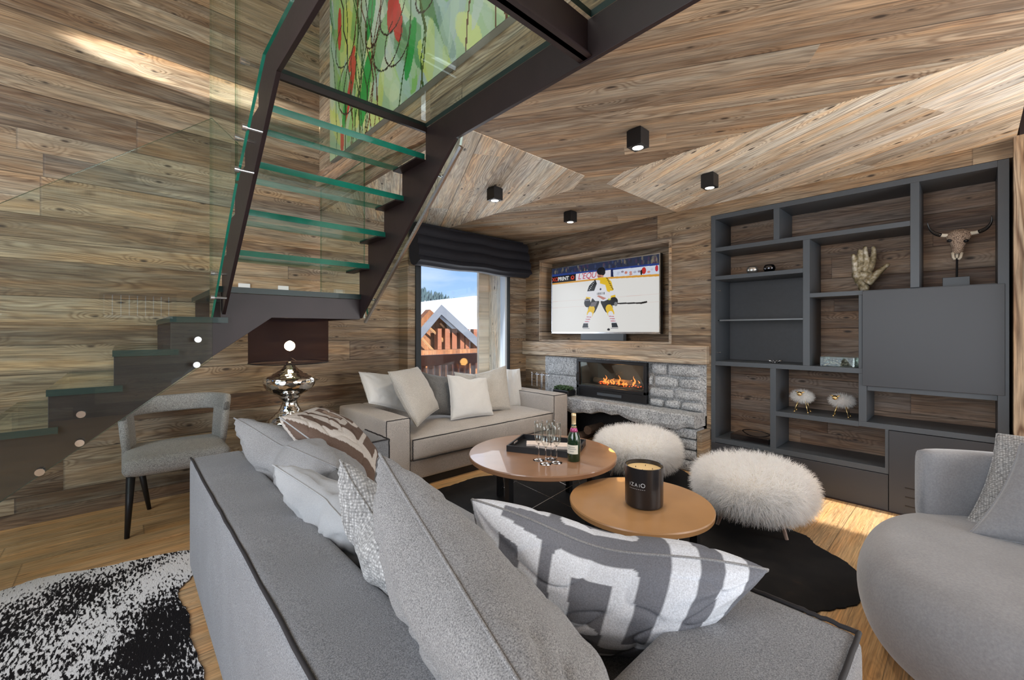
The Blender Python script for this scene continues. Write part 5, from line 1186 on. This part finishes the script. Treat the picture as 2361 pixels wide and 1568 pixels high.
for i in range(nl): mb.f.append([2 * i, 2 * i + 2, 2 * i + 3, 2 * i + 1]); mb.mi.append(0)
mb.build('paper_label', M['label'], bt_, smooth=True)
for z, w_ in ((.10, .5), (.088, .7), (.072, .35)):
    mb = MB(); mb.tube([(bx + .0453 * math.cos(camdir - .35 + a * w_ / 5), by + .0453 * math.sin(camdir - .35 + a * w_ / 5), TZ + z) for a in range(-5, 6)], .0012, 4); mb.build('label_print', M['graphite'], bt_)
# candle
cn = onZ(SZ, 1486, 1152); cx_, cy_ = 2.135, 1.232
ca = thing('scented_candle', (cx_, cy_, SZ), 'large black candle jar with yellow wax on the lower table', 'candle')
mb = MB(); mb.lathe([(.0001, .002), (.094, .002), (.100, .008), (.102, .02), (.102, .218), (.100, .221), (.097, .218), (.097, .195), (.0001, .195)], (cx_, cy_, SZ), 56); mb.build('jar', plain('black_ceramic', (.014, .013, .015), .28, 0, coat=.2), ca, smooth=False); esplit([x for x in bpy.data.objects if x.parent == ca][-1])
mb = MB(); mb.lathe([(.0001, .1985), (.0962, .1985), (.0962, .1952)], (cx_, cy_, SZ), 48); mb.build('wax', M['wax'], ca)
for i in range(4): a = R(20 + 90 * i); mb = MB(); mb.tube([(cx_ + .045 * math.cos(a), cy_ + .045 * math.sin(a), SZ + .198), (cx_ + .046 * math.cos(a), cy_ + .045 * math.sin(a), SZ + .206)], .0018, 6); mb.build('wick', M['black'], ca)
cdir = math.atan2(-cy_, -cx_)
for i, (s_, sz) in enumerate((('I', .024), ('Z', .028), ('A', .026), ('I', .024), ('O', .032))):
    a = cdir - .80 + (0, .10, .31, .54, .62)[i]; text_obj(s_, ca, M['text'], sz, (cx_ + .1025 * math.cos(a), cy_ + .1025 * math.sin(a), SZ + .125), (R(90), 0, a + R(90)))
for i in range(9):
    a = cdir - .80 + i * .10; mb = MB(); mb.tube([(cx_ + .1024 * math.cos(a), cy_ + .1024 * math.sin(a), SZ + .112), (cx_ + .1024 * math.cos(a + .06), cy_ + .1024 * math.sin(a + .06), SZ + .112)], .0009, 4); mb.build('small_print', M['text'], ca)

# ---- rugs
def rug(name, outline, m, lb, amp=.012, sub=10, h=.006, z0=.001, seed=1):
    r_ = random.Random(seed); pts = []
    for i in range(len(outline)):
        p0, p1, p2, p3 = [Vector((*outline[(i + q) % len(outline)], 0)) for q in (-1, 0, 1, 2)]
        for s_ in range(sub):
            t = s_ / sub; q = .5 * ((2 * p1) + (-p0 + p2) * t + (2 * p0 - 5 * p1 + 4 * p2 - p3) * t * t + (-p0 + 3 * p1 - 3 * p2 + p3) * t ** 3)
            pts.append((q.x + r_.uniform(-amp, amp) * .4, q.y + r_.uniform(-amp, amp) * .4))
    mb = MB(); mb.prism(pts, 'XY', z0, z0 + h); return tag(mb.build(name, m, origin=(pts[0][0], pts[0][1], 0)), lb, 'rug')
rug('cowhide_rug', [(.30, 3.13), (.285, 2.95), (.275, 2.80), (.205, 2.66), (.225, 2.43), (.215, 2.245), (.228, 1.94), (.19, 1.6), (.0, 1.35), (-.5, 1.2), (-1.1, 1.3), (-1.5, 1.8), (-1.4, 2.5), (-1.15, 3.0), (-.75, 3.26), (-.445, 3.28), (-.30, 3.31), (-.09, 3.235), (.09, 3.20)], M['cow'], 'black and white speckled cowhide rug on the floor at lower left')
rug('black_cowhide_rug', [(1.75, 2.93), (2.05, 2.96), (2.32, 2.97), (2.55, 2.86), (2.95, 2.66), (3.4, 2.45), (3.78, 2.15), (3.85, 1.85), (3.66, 1.60), (3.52, 1.3), (3.33, 1.02), (3.22, .82), (3.18, .70), (3.08, .62), (2.95, .44), (2.72, .36), (2.56, .37), (2.38, .47), (2.18, .62), (1.85, .72), (1.5, .9), (1.42, 1.4), (1.5, 2.0), (1.6, 2.6)], M['bhide'], 'black cowhide rug under the coffee tables', seed=4)

# ---- lamp and side table
LX, LY = onY(3.80, 668, 800).x, 3.80
tb = thing('side_table', (LX, LY, 0), 'dark glossy round side table carrying the silver lamp', 'table'); 
mb = MB(); mb.lathe([(.0001, .53), (.31, .53), (.315, .545), (.31, .56), (.0001, .56)], (LX, LY, 0), 64); mb.build('table_top', M['blackgloss'], tb)
mb = MB(); mb.lathe([(.20, 0), (.20, .012), (.03, .02), (.025, .53)], (LX, LY, 0), 32); mb.build('pedestal', M['blackgloss'], tb)
lp = thing('table_lamp', (LX, LY, .56), 'table lamp with hammered silver urn base and sheer black drum shade', 'lamp')
z = .561
pr_ = [(.0001, 0), (.165, 0), (.17, .01), (.155, .02), (.15, .032), (.125, .05), (.118, .055), (.112, .07), (.085, .085), (.078, .10), (.07, .115), (.06, .14), (.055, .16), (.06, .18), (.075, .195), (.078, .205), (.075, .215), (.105, .225), (.15, .25), (.18, .285), (.195, .32), (.193, .35), (.18, .372), (.165, .378), (.14, .382), (.125, .395), (.105, .40), (.09, .415), (.075, .42), (.06, .435), (.05, .445), (.042, .46), (.032, .468), (.028, .485), (.018, .49), (.0001, .49)]
mb = MB(); mb.lathe(pr_, (LX, LY, z), 64); mb.build('lamp_base', M['hammered'], lp, smooth=True)
mb = MB(); mb.tube([(LX, LY, z + .49), (LX, LY, z + .56)], .012, 12); mb.build('socket', M['chrome'], lp)
mb = MB(); mb.ell((LX, LY, z + .62), (.030, .030, .042), 20, 12); mb.build('bulb', M['bulb'], lp, smooth=True)
mb = MB(); sr = .292; nn = 72
for zz in (1.045, 1.42):
    for j in range(nn): t = 2 * math.pi * j / nn; mb.v.append((LX + sr * math.cos(t), LY + sr * math.sin(t), zz))
for j in range(nn): q = (j + 1) % nn; mb.f.append([j, q, nn + q, nn + j]); mb.mi.append(0)
sd = mb.build('lamp_shade', M['shade'], lp, smooth=True)
for zz in (1.045, 1.42):
    mb = MB(); mb.tube([(LX + sr * math.cos(2 * math.pi * j / 48), LY + sr * math.sin(2 * math.pi * j / 48), zz) for j in range(49)], .004, 6); mb.build('shade_ring', M['black'], lp)
mb = MB()
for j in range(3): a = R(30 + 120 * j); mb.tube([(LX, LY, 1.09), (LX + sr * math.cos(a), LY + sr * math.sin(a), 1.047)], .0025, 6)
mb.build('shade_spider', M['black'], lp)
l = light('lamp_light', 'POINT', (LX, LY, z + .62), 3.5, (1, .72, .42), shadow_soft_size=.04); l.parent = lp; l.location = (0, 0, .62)

# ---- chair below the stair
chx, chy = .30, 3.86
cc = thing('dining_chair', (chx, chy, 0), 'grey tweed dining chair with open curved back and black legs under the stair', 'chair')
mb = MB(); mb.soft(.0, .58, 3.57, 4.13, .375, .485, .045, (.0, .008, .018), 16); o = mb.build('seat', M['chairf'], cc, smooth=True, weld=True)
def backrow(t):   # plan curve of the back, t 0..1 from left side round the rear to right side
    a = math.pi * (1 - t); return Vector((chx + .275 * math.copysign(abs(math.cos(a)) ** .6, math.cos(a)), 3.86 + .27 * abs(math.sin(a)) ** .75, 0))
mb = MB()
def backpiece(t0, t1, z0f, z1f, n=24, th=.022):
    o_ = len(mb.v)
    for i in range(n + 1):
        t = t0 + (t1 - t0) * i / n; p = backrow(t); d = (p - Vector((chx, 3.80, 0))).normalized()
        for q in range(12):
            a = 2 * math.pi * q / 12; zz = (z0f(t) + z1f(t)) / 2; hz = (z1f(t) - z0f(t)) / 2
            c1, s1_ = math.cos(a), math.sin(a); pz = zz + hz * math.copysign(abs(s1_) ** .5, s1_); rr_ = th * math.copysign(abs(c1) ** .6, c1); lean = (pz - .47) * .10
            mb.v.append((p.x + d.x * (rr_ + lean), p.y + d.y * (rr_ + lean), pz))
    for i in range(n):
        for j in range(12): q = (j + 1) % 12; mb.f.append([o_ + i * 12 + j, o_ + i * 12 + q, o_ + (i + 1) * 12 + q, o_ + (i + 1) * 12 + j]); mb.mi.append(0)
    mb.f.append([o_ + j for j in range(12)][::-1]); mb.mi.append(0); mb.f.append([o_ + n * 12 + j for j in range(12)]); mb.mi.append(0)
top_ = lambda t: .815 - .0 * abs(t - .5)
backpiece(.02, .98, lambda t: .69, top_, th=.026); backpiece(.02, .22, lambda t: .44, lambda t: .76, 8, th=.026); backpiece(.78, .98, lambda t: .44, lambda t: .76, 8, th=.026)
o = mb.build('backrest', M['chairf'], cc, smooth=True)
for (x, y, dx, dy) in ((.045, 3.61, -.02, -.02), (.535, 3.61, .02, -.02), (.09, 4.05, .06, .02), (.50, 4.05, .02, .04)):
    mb = MB(); mb.tube([(x, y, .40), (x + dx, y + dy, 0)], [.024, .013], 4 if False else 8); mb.build('leg', M['black'], cc, smooth=True)
